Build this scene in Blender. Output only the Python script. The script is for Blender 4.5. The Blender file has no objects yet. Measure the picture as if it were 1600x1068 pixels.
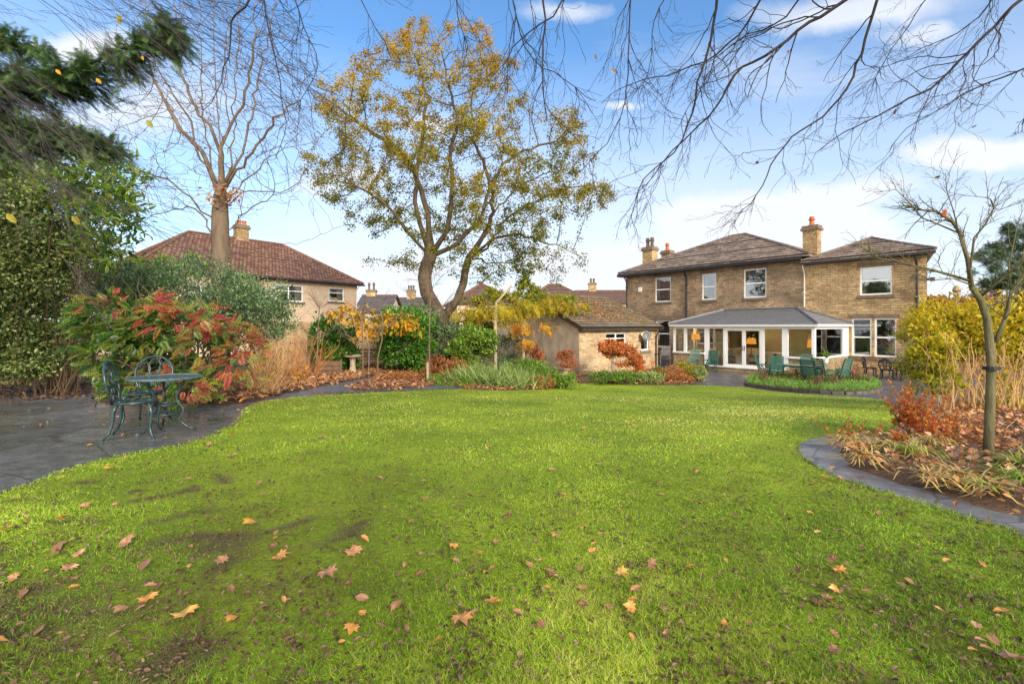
import bpy, bmesh, math, random
import numpy as np
from mathutils import noise as mnoise, Vector

rng = np.random.default_rng(7)
random.seed(7)
scene = bpy.context.scene
COL = scene.collection
F, CX, HY, EYE = 745.0, 800.0, 508.0, 1.35      # focal length in photo pixels, horizon row, eye height

# ------------------------------------------------------------------ terrain and picture <-> world
def sst(a):
    a = np.clip(a, 0, 1); return a*a*(3-2*a)
def g(x, y):
    s = sst((np.asarray(y, float)-4)/16.0)
    w = 0.5+0.62*sst((np.asarray(x, float)+8)/11.0)
    return -s*w
def P(px, py, Y):
    return np.array([(px-CX)/F*Y, Y, EYE+(HY-py)/F*Y])
def G(px, py):
    Y = 3.0; c = (px-CX)/F
    lo, hi = .5, 80.
    for _ in range(50):
        m = (lo+hi)/2
        z = EYE+(HY-py)/F*m
        if z > g(c*m, m): lo = m
        else: hi = m
    return np.array([c*lo, lo, float(g(c*lo, lo))])
def on_ground(px, Y):
    X = (px-CX)/F*Y
    return np.array([X, Y, float(g(X, Y))])

# ------------------------------------------------------------------ mesh helper
class MB:
    def __init__(s): s.v=[]; s.f=[]; s.r=[]; s.c=[]; s.n=0
    def add(s, V, Fc, r=0.5, c=None):
        V = np.asarray(V, float).reshape(-1, 3)
        if isinstance(Fc, np.ndarray): s.f.append(Fc+s.n)
        else:
            by = {}
            for q in Fc: by.setdefault(len(q), []).append(q)
            for k, q in by.items(): s.f.append(np.array(q, int)+s.n)
        s.v.append(V); s.r.append(np.broadcast_to(np.asarray(r, float), (len(V),)).copy())
        s.c.append(V if c is None else np.asarray(c, float)); s.n += len(V); return s
    def box(s, c, d, rz=0, R=None, r=0.5):
        c = np.asarray(c, float); h = np.asarray(d, float)/2
        V = np.array([[x, y, z] for x in (-1, 1) for y in (-1, 1) for z in (-1, 1)])*h
        if R is not None: V = V@np.asarray(R).T
        elif rz:
            a, b = math.cos(rz), math.sin(rz); V = V@np.array([[a, b, 0], [-b, a, 0], [0, 0, 1]])
        return s.add(V+c, np.array([[0,1,3,2],[4,6,7,5],[0,4,5,1],[2,3,7,6],[0,2,6,4],[1,5,7,3]]), r)
    def bb(s, x0, x1, y0, y1, z0, z1, r=0.5):
        return s.box(((x0+x1)/2, (y0+y1)/2, (z0+z1)/2), (abs(x1-x0), abs(y1-y0), abs(z1-z0)), r=r)
    def bar(s, a, b, w, h, r=0.5):
        a = np.asarray(a, float); b = np.asarray(b, float); d = b-a; L = np.linalg.norm(d); d /= L
        up = np.array([0, 0, 1.]) if abs(d[2]) < .95 else np.array([1., 0, 0])
        sd = np.cross(d, up); sd /= np.linalg.norm(sd); u = np.cross(sd, d)
        return s.box((a+b)/2, (w, L, h), R=np.stack([sd, d, u], 1), r=r)
    def tube(s, pts, rad, n=6, r=0.5, flat=1.0):
        pts = np.asarray(pts, float); m = len(pts)
        rad = np.broadcast_to(np.asarray(rad, float), (m,))
        t = np.gradient(pts, axis=0); t /= (np.linalg.norm(t, axis=1)[:, None]+1e-9)
        ref = np.array([0, 0, 1.]) if abs(t[0][2]) < .9 else np.array([1., 0, 0])
        N = np.empty_like(pts); u = np.cross(t[0], ref); u /= np.linalg.norm(u)+1e-9
        for i in range(m):
            u = u-t[i]*np.dot(u, t[i]); u /= np.linalg.norm(u)+1e-9; N[i] = u
        B = np.cross(t, N)
        a = np.arange(n)*2*math.pi/n
        V = pts[:, None]+rad[:, None, None]*(np.cos(a)[None, :, None]*N[:, None]+flat*np.sin(a)[None, :, None]*B[:, None])
        i = np.arange(m-1)[:, None]*n; j = np.arange(n)[None]; k = (j+1) % n
        q = np.stack([i+j, i+k, i+n+k, i+n+j], -1).reshape(-1, 4)
        s.add(V.reshape(-1, 3), q, r)
        base = s.n-m*n
        s.f.append(np.array([list(range(base+n-1, base-1, -1))])); s.f.append(np.array([list(range(base+(m-1)*n, base+m*n))]))
        return s
    def ring(s, c, R, rad, n=24, ax=(1,0,0), ay=(0,1,0), k=6, r=.5, a0=0, a1=2*math.pi):
        a = np.linspace(a0, a1, n+1); c = np.asarray(c, float)
        return s.tube(c+R*(np.cos(a)[:, None]*np.array(ax, float)+np.sin(a)[:, None]*np.array(ay, float)), rad, k, r)
    def lathe(s, c, prof, n=16, r=.5):
        c = np.asarray(c, float); prof = np.asarray(prof, float); m = len(prof); a = np.arange(n)*2*math.pi/n
        V = np.stack([prof[:, 0][:, None]*np.cos(a), prof[:, 0][:, None]*np.sin(a), np.repeat(prof[:, 1][:, None], n, 1)], -1)+c
        i = np.arange(m-1)[:, None]*n; j = np.arange(n)[None]; k = (j+1) % n
        q = np.stack([i+j, i+k, i+n+k, i+n+j], -1).reshape(-1, 4)
        b = s.n; s.add(V.reshape(-1, 3), q, r)
        s.f.append(np.array([list(range(b+n-1, b-1, -1))])); s.f.append(np.array([list(range(b+(m-1)*n, b+m*n))]))
        return s
    def quad(s, a, b, c, d, r=.5): return s.add([a, b, c, d], [[0, 1, 2, 3]], r)
    def prism(s, poly, z0, z1, r=.5):
        n = len(poly); V = [(x, y, z0) for x, y in poly]+[(x, y, z1) for x, y in poly]
        Fc = [list(range(n))[::-1], list(range(n, 2*n))]+[[i, (i+1) % n, n+(i+1) % n, n+i] for i in range(n)]
        return s.add(V, Fc, r)

FR = {}
def setp(o, label=None, cat=None, group=None, kind=None):
    if label: o['label'] = label
    if cat: o['category'] = cat
    if group: o['group'] = group
    if kind: o['kind'] = kind
    return o
def thing(name, label, cat, loc=(0,0,0), rz=0, group=None):
    o = bpy.data.objects.new(name, None); COL.objects.link(o); o.empty_display_size = .2
    o.location = [float(q) for q in loc]; o.rotation_euler = (0, 0, rz)
    FR[o.name] = (np.array(loc, float), rz)
    return setp(o, label, cat, group)
def mesh_obj(name, mb, mat, smooth=False, attrs=False):
    me = bpy.data.meshes.new(name)
    V = np.concatenate(mb.v).astype(np.float32)
    tot = [(q.shape[0], q.shape[1]) for q in mb.f]
    li = np.concatenate([q.reshape(-1) for q in mb.f]).astype(np.int32)
    ls = []; p = 0
    for n, k in tot: ls.append(p+np.arange(n)*k); p += n*k
    ls = np.concatenate(ls).astype(np.int32)
    me.vertices.add(len(V)); me.vertices.foreach_set('co', V.ravel())
    me.loops.add(len(li)); me.loops.foreach_set('vertex_index', li)
    me.polygons.add(len(ls)); me.polygons.foreach_set('loop_start', ls)
    a = me.attributes.new('rnd', 'FLOAT', 'POINT'); a.data.foreach_set('value', np.concatenate(mb.r).astype(np.float32))
    if attrs:
        a = me.attributes.new('suv', 'FLOAT_VECTOR', 'POINT'); a.data.foreach_set('vector', np.concatenate(mb.c).astype(np.float32).ravel())
    me.polygons.foreach_set('use_smooth', np.full(len(ls), smooth))
    me.update(calc_edges=True)
    me.materials.append(mat)
    o = bpy.data.objects.new(name, me); COL.objects.link(o); return o
def part(root, name, mb, mat, world=False, smooth=False, attrs=False, label=None):
    if world:
        loc, rz = FR[root.name]; a, b = math.cos(-rz), math.sin(-rz)
        R = np.array([[a, -b, 0], [b, a, 0], [0, 0, 1]])
        mb.v = [(v-loc)@R.T for v in mb.v]
    o = mesh_obj(name, mb, mat, smooth, attrs)
    o.parent = root; FR[o.name] = FR[root.name]
    if label: o['label'] = label
    return o
def solo(name, mb, mat, label=None, cat=None, group=None, kind=None, smooth=False, attrs=False):
    """one-mesh top-level object, origin moved to the base of its mesh"""
    V = np.concatenate(mb.v); o0 = np.array([V[:, 0].mean(), V[:, 1].mean(), V[:, 2].min()])
    if kind == 'structure': o0 = o0*0
    mb.v = [v-o0 for v in mb.v]
    o = mesh_obj(name, mb, mat, smooth, attrs); o.location = [float(q) for q in o0]
    FR[o.name] = (o0, 0)
    return setp(o, label, cat, group, kind)
def copy_thing(root, loc, rz, label, group=None):
    r = root.copy(); COL.objects.link(r); r.location = [float(q) for q in loc]; r.rotation_euler = (0, 0, rz); r['label'] = label
    if group: r['group'] = group
    for ch in list(root.children):
        c = ch.copy(); COL.objects.link(c); c.parent = r
        for gch in ch.children:
            d = gch.copy(); COL.objects.link(d); d.parent = c
    return r

# ------------------------------------------------------------------ materials
def nt(name):
    m = bpy.data.materials.new(name); m.use_nodes = True; t = m.node_tree; t.nodes.clear()
    out = t.nodes.new('ShaderNodeOutputMaterial'); return m, t, out
def N(t, typ, ins=None, **kw):
    n = t.nodes.new(typ)
    for k, v in kw.items(): setattr(n, k, v)
    for k, v in (ins or {}).items():
        if isinstance(v, bpy.types.NodeSocket): t.links.new(v, n.inputs[k])
        else: n.inputs[k].default_value = v
    return n
def rgba(c): return (c[0], c[1], c[2], 1.0)
def ramp(t, fac, stops, interp='LINEAR'):
    n = t.nodes.new('ShaderNodeValToRGB'); n.color_ramp.interpolation = interp
    e = n.color_ramp.elements
    while len(e) < len(stops): e.new(0.5)
    for i, (p, c) in enumerate(stops):
        e[i].position = p; e[i].color = rgba(c) if len(c) == 3 else c
    t.links.new(fac, n.inputs['Fac']); return n.outputs['Color']
def mixc(t, fac, a, b, mode='MIX'):
    n = t.nodes.new('ShaderNodeMix'); n.data_type = 'RGBA'; n.blend_type = mode
    for k, v in ((0, fac), (6, a), (7, b)):
        if isinstance(v, bpy.types.NodeSocket): t.links.new(v, n.inputs[k])
        else: n.inputs[k].default_value = v if k == 0 else rgba(v)
    return n.outputs[2]
def noise(t, vec, scale, detail=4, rough=.55, dist=0.):
    n = N(t, 'ShaderNodeTexNoise', {'Scale': scale, 'Detail': detail, 'Roughness': rough, 'Distortion': dist})
    if vec is not None: t.links.new(vec, n.inputs['Vector'])
    return n.outputs['Fac']
def coord(t): return t.nodes.new('ShaderNodeTexCoord').outputs['Object']
def mapping(t, vec, scale=(1,1,1), rot=(0,0,0)):
    return N(t, 'ShaderNodeMapping', {'Vector': vec, 'Scale': scale, 'Rotation': rot}).outputs[0]
def bump(t, h, dist=.02, strength=1.): return N(t, 'ShaderNodeBump', {'Height': h, 'Distance': dist, 'Strength': strength}).outputs[0]
def princ(t, out, col, rough=.6, nrm=None, metal=0, spec=.5, **kw):
    d = {'Base Color': rgba(col) if isinstance(col, tuple) else col, 'Roughness': rough, 'Metallic': metal, 'Specular IOR Level': spec}
    if nrm is not None: d['Normal'] = nrm
    d.update(kw)
    n = N(t, 'ShaderNodeBsdfPrincipled', d); t.links.new(n.outputs[0], out.inputs[0]); return n
def leaf_mat(name, cols, transl=.3, rough=.5, varscale=1.2, spec=.3):
    m, t, out = nt(name)
    a = N(t, 'ShaderNodeAttribute', attribute_name='rnd').outputs['Fac']
    k = len(cols); c = ramp(t, a, [(i/(k-1) if k > 1 else 0, q) for i, q in enumerate(cols)])
    nz = noise(t, coord(t), varscale, 2)
    v = ramp(t, nz, [(.3, (.72,.72,.72)), (.7, (1.2,1.2,1.2))])
    c = mixc(t, 1.0, c, v, 'MULTIPLY')
    p = N(t, 'ShaderNodeBsdfPrincipled', {'Base Color': c, 'Roughness': rough, 'Specular IOR Level': spec})
    tr = N(t, 'ShaderNodeBsdfTranslucent', {'Color': c})
    mx = N(t, 'ShaderNodeMixShader', {0: transl, 1: p.outputs[0], 2: tr.outputs[0]})
    t.links.new(mx.outputs[0], out.inputs[0]); return m
def bark_mat(name, c1, c2, sc=6., moss=None, spots=None):
    m, t, out = nt(name); co = coord(t)
    v = mapping(t, co, (1, 1, .22)); n1 = noise(t, v, sc*2.2, 6, .65); n2 = noise(t, co, 1.3, 3)
    c = ramp(t, n1, [(.32, c1), (.62, c2)])
    if moss: c = mixc(t, ramp(t, n2, [(.45, (0,0,0)), (.65, (.75,.75,.75))]), c, moss)
    princ(t, out, c, .85, bump(t, n1, .03, .9), spec=.2); return m
def plain(name, c, rough=.5, metal=0, var=.12, sc=6., bmp=0.):
    m, t, out = nt(name); co = coord(t); n1 = noise(t, co, sc, 5)
    a = tuple(q*(1-var) for q in c); b = tuple(min(1, q*(1+var)) for q in c)
    princ(t, out, ramp(t, n1, [(.3, a), (.7, b)]), rough, bump(t, n1, bmp) if bmp else None, metal); return m
def stone_mat(name, cols, mortar, bw=.42, bh=.13, axis='xz', stain=(.05,.04,.03), stain_amt=.5, bmp=.02, msize=.014):
    m, t, out = nt(name); co = coord(t)
    geo = t.nodes.new('ShaderNodeNewGeometry')
    sep = N(t, 'ShaderNodeSeparateXYZ', {0: co})
    # run along whichever horizontal axis the wall follows
    tn = t.nodes.new('ShaderNodeTexCoord'); ns = N(t, 'ShaderNodeSeparateXYZ', {0: tn.outputs['Normal']})
    ab = N(t, 'ShaderNodeMath', {0: ns.outputs[0]}, operation='ABSOLUTE'); gt = N(t, 'ShaderNodeMath', {0: ab.outputs[0], 1: .7}, operation='GREATER_THAN')
    mx = N(t, 'ShaderNodeMix', {0: gt.outputs[0], 2: sep.outputs[0], 3: sep.outputs[1]})
    wob = noise(t, co, 2.2, 3)
    zz = N(t, 'ShaderNodeMath', {0: wob, 1: .10, 2: sep.outputs[2]}, operation='MULTIPLY_ADD')
    cb = N(t, 'ShaderNodeCombineXYZ', {0: mx.outputs[0], 1: zz.outputs[0], 2: 0.0})
    br = N(t, 'ShaderNodeTexBrick', {'Vector': cb.outputs[0], 'Color1': (0,0,0,1), 'Color2': (1,1,1,1), 'Mortar': (.5,.5,.5,1), 'Scale': 1.0, 'Mortar Size': msize, 'Mortar Smooth': .3, 'Bias': 0., 'Brick Width': bw, 'Row Height': bh})
    br.offset = .43; br.squash = .7; br.squash_frequency = 3
    bc = ramp(t, br.outputs['Color'], [(i/(len(cols)-1), q) for i, q in enumerate(cols)])
    fine = noise(t, co, 14, 6, .7)
    bc = mixc(t, 1.0, bc, ramp(t, fine, [(.3, (.66,.66,.66)), (.7, (1.3,1.3,1.3))]), 'MULTIPLY')
    bc = mixc(t, br.outputs['Fac'], bc, mortar)
    big = noise(t, mapping(t, co, (.45,.45,.8)), 1.1, 5, .65)
    mot = noise(t, mapping(t, co, (.9,.9,.5)), .9, 6, .7); bc = mixc(t, 1., bc, ramp(t, mot, [(.3, (.68,.66,.64)), (.5, (1,1,1)), (.7, (1.22,1.18,1.12))]), 'MULTIPLY')
    st = ramp(t, big, [(.42, (0,0,0)), (.66, (stain_amt,)*3)])
    bc = mixc(t, st, bc, stain)
    h = N(t, 'ShaderNodeMath', {0: fine, 1: .5, 2: br.outputs['Fac']}, operation='MULTIPLY_ADD')
    inv = N(t, 'ShaderNodeMath', {0: fine, 1: br.outputs['Fac']}, operation='SUBTRACT')
    princ(t, out, bc, .9, bump(t, inv.outputs[0], bmp, .8), spec=.2); return m
def tile_mat(name, cols, tw=.3, th=.28, moss=None, moss_amt=.6, wet=.6, gap=.012):
    m, t, out = nt(name); u = N(t, 'ShaderNodeAttribute', attribute_name='suv').outputs['Vector']; co = coord(t)
    br = N(t, 'ShaderNodeTexBrick', {'Vector': u, 'Color1': (0,0,0,1), 'Color2': (1,1,1,1), 'Mortar': (0,0,0,1), 'Scale': 1.0, 'Mortar Size': gap, 'Mortar Smooth': .2, 'Bias': 0., 'Brick Width': tw, 'Row Height': th})
    c = ramp(t, br.outputs['Color'], [(i/(len(cols)-1), q) for i, q in enumerate(cols)])
    n1 = noise(t, co, 9, 6, .7); c = mixc(t, 1.0, c, ramp(t, n1, [(.3, (.7,.7,.7)), (.7, (1.25,1.25,1.25))]), 'MULTIPLY')
    if moss:
        n2 = noise(t, co, 1.6, 6, .7); c = mixc(t, ramp(t, n2, [(.45, (0,0,0)), (.62, (moss_amt,)*3)]), c, moss)
    c = mixc(t, br.outputs['Fac'], c, tuple(q*.35 for q in cols[0]))
    princ(t, out, c, wet, bump(t, n1, .012, .7), spec=.35); return m

M = {}
M['stone_house'] = stone_mat('house_stone', [(.28,.185,.11), (.44,.30,.17), (.52,.375,.225), (.37,.25,.15)], (.24,.175,.12), .32, .10, stain=(.11,.085,.06), stain_amt=.72)
M['stone_wing'] = stone_mat('wing_stone', [(.37,.23,.115), (.55,.365,.18), (.62,.44,.23), (.46,.305,.15)], (.24,.17,.095), .40, .125, stain=(.15,.105,.055), stain_amt=.65)
M['stone_garage'] = stone_mat('garage_stone', [(.34,.225,.115), (.52,.36,.20), (.60,.44,.26), (.42,.285,.15)], (.31,.23,.145), .40, .11, stain=(.17,.13,.07), stain_amt=.4, msize=.01)
M['stone_trim'] = plain('dressed_stone', (.17,.12,.075), .85, var=.3, bmp=.01)
M['plinth'] = stone_mat('plinth_stone', [(.3,.21,.11), (.5,.37,.2), (.42,.29,.15)], (.16,.12,.08), .3, .1, stain=(.1,.08,.05))
M['slate_house'] = tile_mat('stone_slates', [(.17,.125,.095), (.28,.21,.165), (.37,.29,.235)], .45, .30, wet=.7)
M['tile_left'] = tile_mat('clay_tiles', [(.17,.085,.055), (.26,.135,.09), (.33,.19,.13)], .24, .30, wet=.7, gap=.03)
M['tile_garage'] = tile_mat('garage_tiles', [(.14,.10,.065), (.23,.17,.11), (.29,.215,.145)], .38, .30, moss=(.16,.155,.03), moss_amt=.75, wet=.8)
M['tile_far'] = tile_mat('far_tiles', [(.12,.065,.05), (.19,.11,.08)], .3, .3, moss=(.10,.10,.04), moss_amt=.45)
M['tile_grey'] = tile_mat('grey_tiles', [(.085,.075,.08), (.13,.11,.11)], .3, .3)
M['roof_cons'] = tile_mat('conservatory_shingle', [(.20,.198,.198), (.29,.285,.285)], .42, .13, wet=.55, gap=.006)
M['ridge'] = plain('ridge_tile', (.13,.09,.065), .8, var=.3, bmp=.01)
M['ridge_red'] = plain('ridge_tile_red', (.17,.08,.05), .8, var=.3, bmp=.01)
M['render'] = plain('pebble_render', (.62,.46,.30), .9, var=.12, sc=3, bmp=.004)
M['render_garage'] = plain('old_render', (.44,.35,.24), .9, var=.35, sc=1.3, bmp=.01)
M['cream'] = plain('cream_render', (.52,.42,.27), .9, var=.1)
M['upvc'] = plain('white_window_plastic', (.80,.79,.76), .35, var=.03)
M['gutter'] = plain('black_gutter', (.012,.012,.014), .4, var=.2)
M['pipe_white'] = plain('white_pipe', (.7,.66,.58), .5, var=.1)
M['lead'] = plain('lead_flashing', (.20,.19,.19), .5, var=.2)
M['pot_red'] = plain('terracotta', (.42,.12,.045), .8, var=.25)
M['pot_dark'] = plain('sooty_pot', (.11,.07,.045), .85, var=.3)
M['wood_fence'] = plain('fence_wood', (.34,.215,.105), .8, var=.3, sc=4)
M['wood_old'] = plain('weathered_post', (.33,.245,.14), .85, var=.35, sc=9, bmp=.01)
M['wood_bench'] = plain('bench_wood', (.13,.065,.03), .7, var=.3)
M['dark_iron'] = plain('cast_iron_blue_green', (.035,.062,.062), .32, metal=.35, var=.4, sc=14, bmp=.002)
M['black_iron'] = plain('black_cast', (.012,.012,.013), .4, metal=.2, var=.2)
M['green_plastic'] = plain('green_resin', (.018,.085,.062), .42, var=.2)
M['green_faded'] = plain('faded_green_resin', (.10,.165,.125), .5, var=.2)
M['table_green'] = plain('weathered_table_top', (.15,.23,.19), .3, var=.2)
M['white_plastic'] = plain('white_resin', (.62,.61,.58), .45, var=.08)
M['dish'] = plain('dish_grey', (.13,.13,.125), .5, var=.1)
M['stone_bath'] = plain('bird_bath_stone', (.40,.31,.20), .85, var=.3, sc=9, bmp=.01)
M['curtain'] = plain('curtain', (.55,.50,.42), .9, var=.1)
M['blind'] = plain('blind', (.75,.73,.68), .8, var=.03)
M['room'] = plain('room_plaster', (.34,.34,.27), .9, var=.1)
M['room_floor'] = plain('room_floor', (.10,.07,.05), .5, var=.2)
M['cushion'] = plain('sofa_fabric', (.36,.33,.29), .9, var=.1)
M['wood_dark'] = plain('dark_furniture', (.05,.028,.015), .4, var=.2)
M['stake_tie'] = plain('rubber_tie', (.01,.01,.01), .5)
M['kerb'] = plain('dark_kerb_stone', (.10,.085,.06), .8, var=.5, sc=5, bmp=.02)
M['bark_oak'] = bark_mat('oak_bark', (.035,.025,.017), (.12,.083,.052), 3.)
M['bark_bare'] = bark_mat('smooth_bark', (.085,.06,.04), (.185,.13,.085), 2.)
M['bark_dark'] = bark_mat('dark_twig_bark', (.022,.018,.02), (.06,.047,.045), 6.)
M['bark_young'] = bark_mat('young_bark', (.085,.07,.035), (.17,.145,.08), 10., moss=(.10,.12,.03))
M['bark_pale'] = bark_mat('pale_bark', (.19,.15,.10), (.33,.26,.19), 10.)
M['stem_tan'] = plain('tan_stems', (.50,.29,.11), .7, var=.35, sc=3)
M['stem_orange'] = plain('orange_stems', (.44,.16,.04), .7, var=.3, sc=3)
M['stem_brown'] = plain('brown_stems', (.12,.07,.035), .8, var=.3)

def glass_mat(name, tint, refl=.16, gcol=(.9,.95,1.)):
    m, t, out = nt(name)
    tr = N(t, 'ShaderNodeBsdfTransparent', {'Color': rgba(tint)})
    gl = N(t, 'ShaderNodeBsdfGlossy', {'Color': rgba(gcol), 'Roughness': .015, 'Normal': bump(t, noise(t, coord(t), 1.1, 2), .015, .35)})
    lw = N(t, 'ShaderNodeLayerWeight', {'Blend': .3})
    ad = N(t, 'ShaderNodeMath', {0: lw.outputs['Fresnel'], 1: refl}, operation='ADD', use_clamp=True)
    mx = N(t, 'ShaderNodeMixShader', {0: ad.outputs[0], 1: tr.outputs[0], 2: gl.outputs[0]})
    t.links.new(mx.outputs[0], out.inputs[0]); return m
M['glass'] = glass_mat('window_glass', (.8,.83,.82), .14)
M['glass_cons'] = glass_mat('conservatory_glass', (.88,.91,.88), .05)
def emis(name, c, s):
    m, t, out = nt(name); e = N(t, 'ShaderNodeEmission', {'Color': rgba(c), 'Strength': s}); t.links.new(e.outputs[0], out.inputs[0]); return m
M['lamp'] = emis('lit_lampshade', (1., .36, .04), .52)

# leaf materials
M['l_oak'] = leaf_mat('oak_leaves', [(.08,.12,.018), (.17,.19,.022), (.32,.26,.025), (.48,.34,.025), (.56,.33,.025), (.38,.19,.025)], .5, varscale=.5)
M['l_holly'] = leaf_mat('variegated_leaves', [(.05,.085,.02), (.11,.17,.04), (.26,.32,.08), (.48,.50,.18)], .2, .35, spec=.5)
M['l_laurel'] = leaf_mat('glossy_green_leaves', [(.04,.12,.015), (.10,.25,.025), (.20,.38,.04)], .35, .3, spec=.5)
M['l_fir'] = leaf_mat('fir_needles', [(.03,.07,.025), (.07,.14,.04), (.17,.25,.07)], .25, .6)
M['l_pine'] = leaf_mat('pine_needles', [(.05,.09,.05), (.10,.16,.085), (.20,.27,.15)], .2, .7, varscale=.35)
M['l_visc'] = leaf_mat('grey_green_leaves', [(.06,.11,.04), (.13,.21,.08), (.26,.36,.15)], .2, .5)
M['l_mah_g'] = leaf_mat('pinnate_green_leaves', [(.02,.07,.012), (.06,.17,.02), (.17,.28,.03), (.38,.38,.05)], .35, .4, spec=.5)
M['l_mah_r'] = leaf_mat('pinnate_red_leaves', [(.18,.26,.04), (.36,.30,.06), (.50,.17,.055), (.54,.09,.06), (.40,.06,.08)], .35, .45, spec=.4)
M['l_yellow'] = leaf_mat('yellow_climber_leaves', [(.22,.26,.03), (.45,.36,.03), (.66,.40,.03), (.70,.30,.02)], .45)
M['l_vine'] = leaf_mat('yellow_green_climber', [(.14,.22,.02), (.30,.34,.03), (.52,.42,.03), (.64,.40,.03)], .45)
M['l_lime'] = leaf_mat('lime_leaves', [(.16,.22,.015), (.38,.37,.02), (.62,.46,.02), (.64,.36,.02)], .45)
M['l_orange'] = leaf_mat('orange_shrub_leaves', [(.34,.17,.04), (.60,.22,.03), (.62,.11,.03), (.50,.05,.03)], .4)
M['l_acer'] = leaf_mat('acer_leaves', [(.30,.09,.03), (.54,.15,.035), (.66,.26,.05)], .35)
M['l_litter'] = leaf_mat('fallen_leaves', [(.09,.045,.03), (.24,.10,.05), (.42,.16,.05), (.54,.25,.07), (.46,.30,.16), (.20,.10,.06)], .15, .45, spec=.5)
M['l_dark'] = leaf_mat('rotted_leaves', [(.06,.03,.015), (.13,.07,.035), (.20,.12,.07), (.28,.20,.14)], .05, .5, spec=.35)
M['l_lav'] = leaf_mat('lavender_leaves', [(.12,.20,.04), (.24,.33,.08), (.38,.42,.14)], .25)
M['l_low'] = leaf_mat('low_plant_leaves', [(.06,.13,.015), (.15,.27,.03), (.28,.38,.05)], .3)
M['l_rust'] = leaf_mat('rusty_shrub_leaves', [(.20,.07,.03), (.38,.14,.04), (.44,.20,.06)], .3)
M['l_bulb'] = leaf_mat('bulb_leaves', [(.07,.18,.02), (.16,.32,.04), (.30,.44,.08)], .3)
M['l_strap'] = leaf_mat('strap_leaves', [(.10,.26,.02), (.34,.42,.05), (.58,.46,.14), (.58,.36,.13)], .3)
M['l_laurel_thin'] = leaf_mat('sunlit_green_leaves', [(.05,.13,.015), (.13,.27,.03), (.30,.40,.05), (.40,.36,.08)], .5, .35)
# ------------------------------------------------------------------ foliage toolkit
def unit(a): return a/(np.linalg.norm(a, axis=-1, keepdims=True)+1e-9)
def frames(axis, nrm_hint):
    ax = unit(axis); sd = unit(np.cross(ax, nrm_hint)); nm = np.cross(sd, ax)
    return np.stack([sd, ax, nm], -1)                        # columns: side, axis, normal
def scatter(mb, tv, tf, pos, fr, sc, rnd):
    n, k = len(pos), len(tv); sc = np.broadcast_to(np.asarray(sc, float), (n,))
    V = pos[:, None]+sc[:, None, None]*np.einsum('nij,kj->nki', fr, tv)
    for q in tf:
        q = np.asarray(q); mb.f.append((q[None]+(np.arange(n)*k)[:, None, None]+mb.n).reshape(-1, q.shape[-1]))
    V = V.reshape(-1, 3); mb.v.append(V); mb.c.append(V); mb.r.append(np.repeat(np.clip(rnd, 0, 1), k)); mb.n += n*k
# templates: unit length along +Y
T_OVAL = (np.array([[0,0,0],[.26,.35,.05],[.2,.75,.04],[0,1,-.08],[-.2,.75,.04],[-.26,.35,.05],[0,.5,-.02]], float), [np.array([[0,1,6],[1,2,6],[2,3,6],[3,4,6],[4,5,6],[5,0,6]])])
T_NARROW = (np.array([[0,0,0],[.13,.4,.04],[.10,.75,.03],[0,1,-.10],[-.10,.75,.03],[-.13,.4,.04],[0,.5,-.02]], float), T_OVAL[1])
T_DIA = (np.array([[0,0,0],[.28,.5,.07],[0,1,0],[-.28,.5,.07]], float), [np.array([[0,1,2],[0,2,3]])])
T_BLADE = (np.array([[-.5,0,0],[.5,0,0],[.32,.55,.12],[-.32,.55,.12],[0,1,.42]], float), [np.array([[0,1,2,3]]), np.array([[3,2,4]])])
def maple():
    pts = [(0,0),(.16,.12),(.42,.02),(.38,.2),(.62,.34),(.44,.46),(.52,.74),(.24,.62),(.16,.78),(0,1.08),(-.16,.78),(-.24,.62),(-.52,.74),(-.44,.46),(-.62,.34),(-.38,.2),(-.42,.02),(-.16,.12)]
    v = [(x, y, .18*(x*x)+.10*math.sin(3*y)+.05*math.sin(7*x)) for x, y in pts]+[(0, .35, 0)]
    s = len(v); v += [(-.015, 0, 0), (.015, 0, 0), (.012, -.5, .08), (-.012, -.5, .08)]
    n = len(pts); return np.array(v, float), [np.array([[i, (i+1) % n, n] for i in range(n)]), np.array([[s, s+3, s+2, s+1]])]
T_MAPLE = maple()
def oakleaf():
    pts = [(0,0),(.08,.1),(.2,.2),(.12,.3),(.28,.45),(.16,.55),(.26,.72),(.12,.85),(0,1),(-.12,.85),(-.26,.72),(-.16,.55),(-.28,.45),(-.12,.3),(-.2,.2),(-.08,.1)]
    v = [(x, y, .35*x*x+.08*math.sin(4*y)) for x, y in pts]+[(0, .5, -.03)]; n = len(pts)
    return np.array(v, float), [np.array([[i, (i+1) % n, n] for i in range(n)])]
T_OAKLEAF = oakleaf()
def pinnate(pairs=7, l=.32, w=.075, droop=.25):
    V = []; Fc = []
    def leaflet(b, d, L):
        d = unit(np.array(d, float)); s = np.array([-d[1], d[0], 0]); k = len(V)
        V.extend([b, b+d*L*.45+s*w*L/l*.9+[0,0,.02], b+d*L-[0,0,.07], b+d*L*.45-s*w*L/l*.9+[0,0,.02]]); Fc.extend([[k,k+1,k+2],[k,k+2,k+3]])
    for i in range(pairs):
        y = .18+.72*i/(pairs-1); b = np.array([0, y, -droop*y*y]); L = l*(1-.45*abs(i/(pairs-1)-.35))
        leaflet(b, (1, .45, 0), L); leaflet(b, (-1, .45, 0), L)
    leaflet(np.array([0, .92, -droop*.85]), (0, 1, 0), l*.8)
    k = len(V); V.extend([np.array([-.012,0,0]), np.array([.012,0,0]), np.array([.006,.95,-droop*.9]), np.array([-.006,.95,-droop*.9])]); Fc += [[k,k+1,k+2],[k,k+2,k+3]]
    return np.array(V, float), [np.array(Fc)]
T_PIN = pinnate(); T_PIN5 = pinnate(4, .4, .10, .5)
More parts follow.
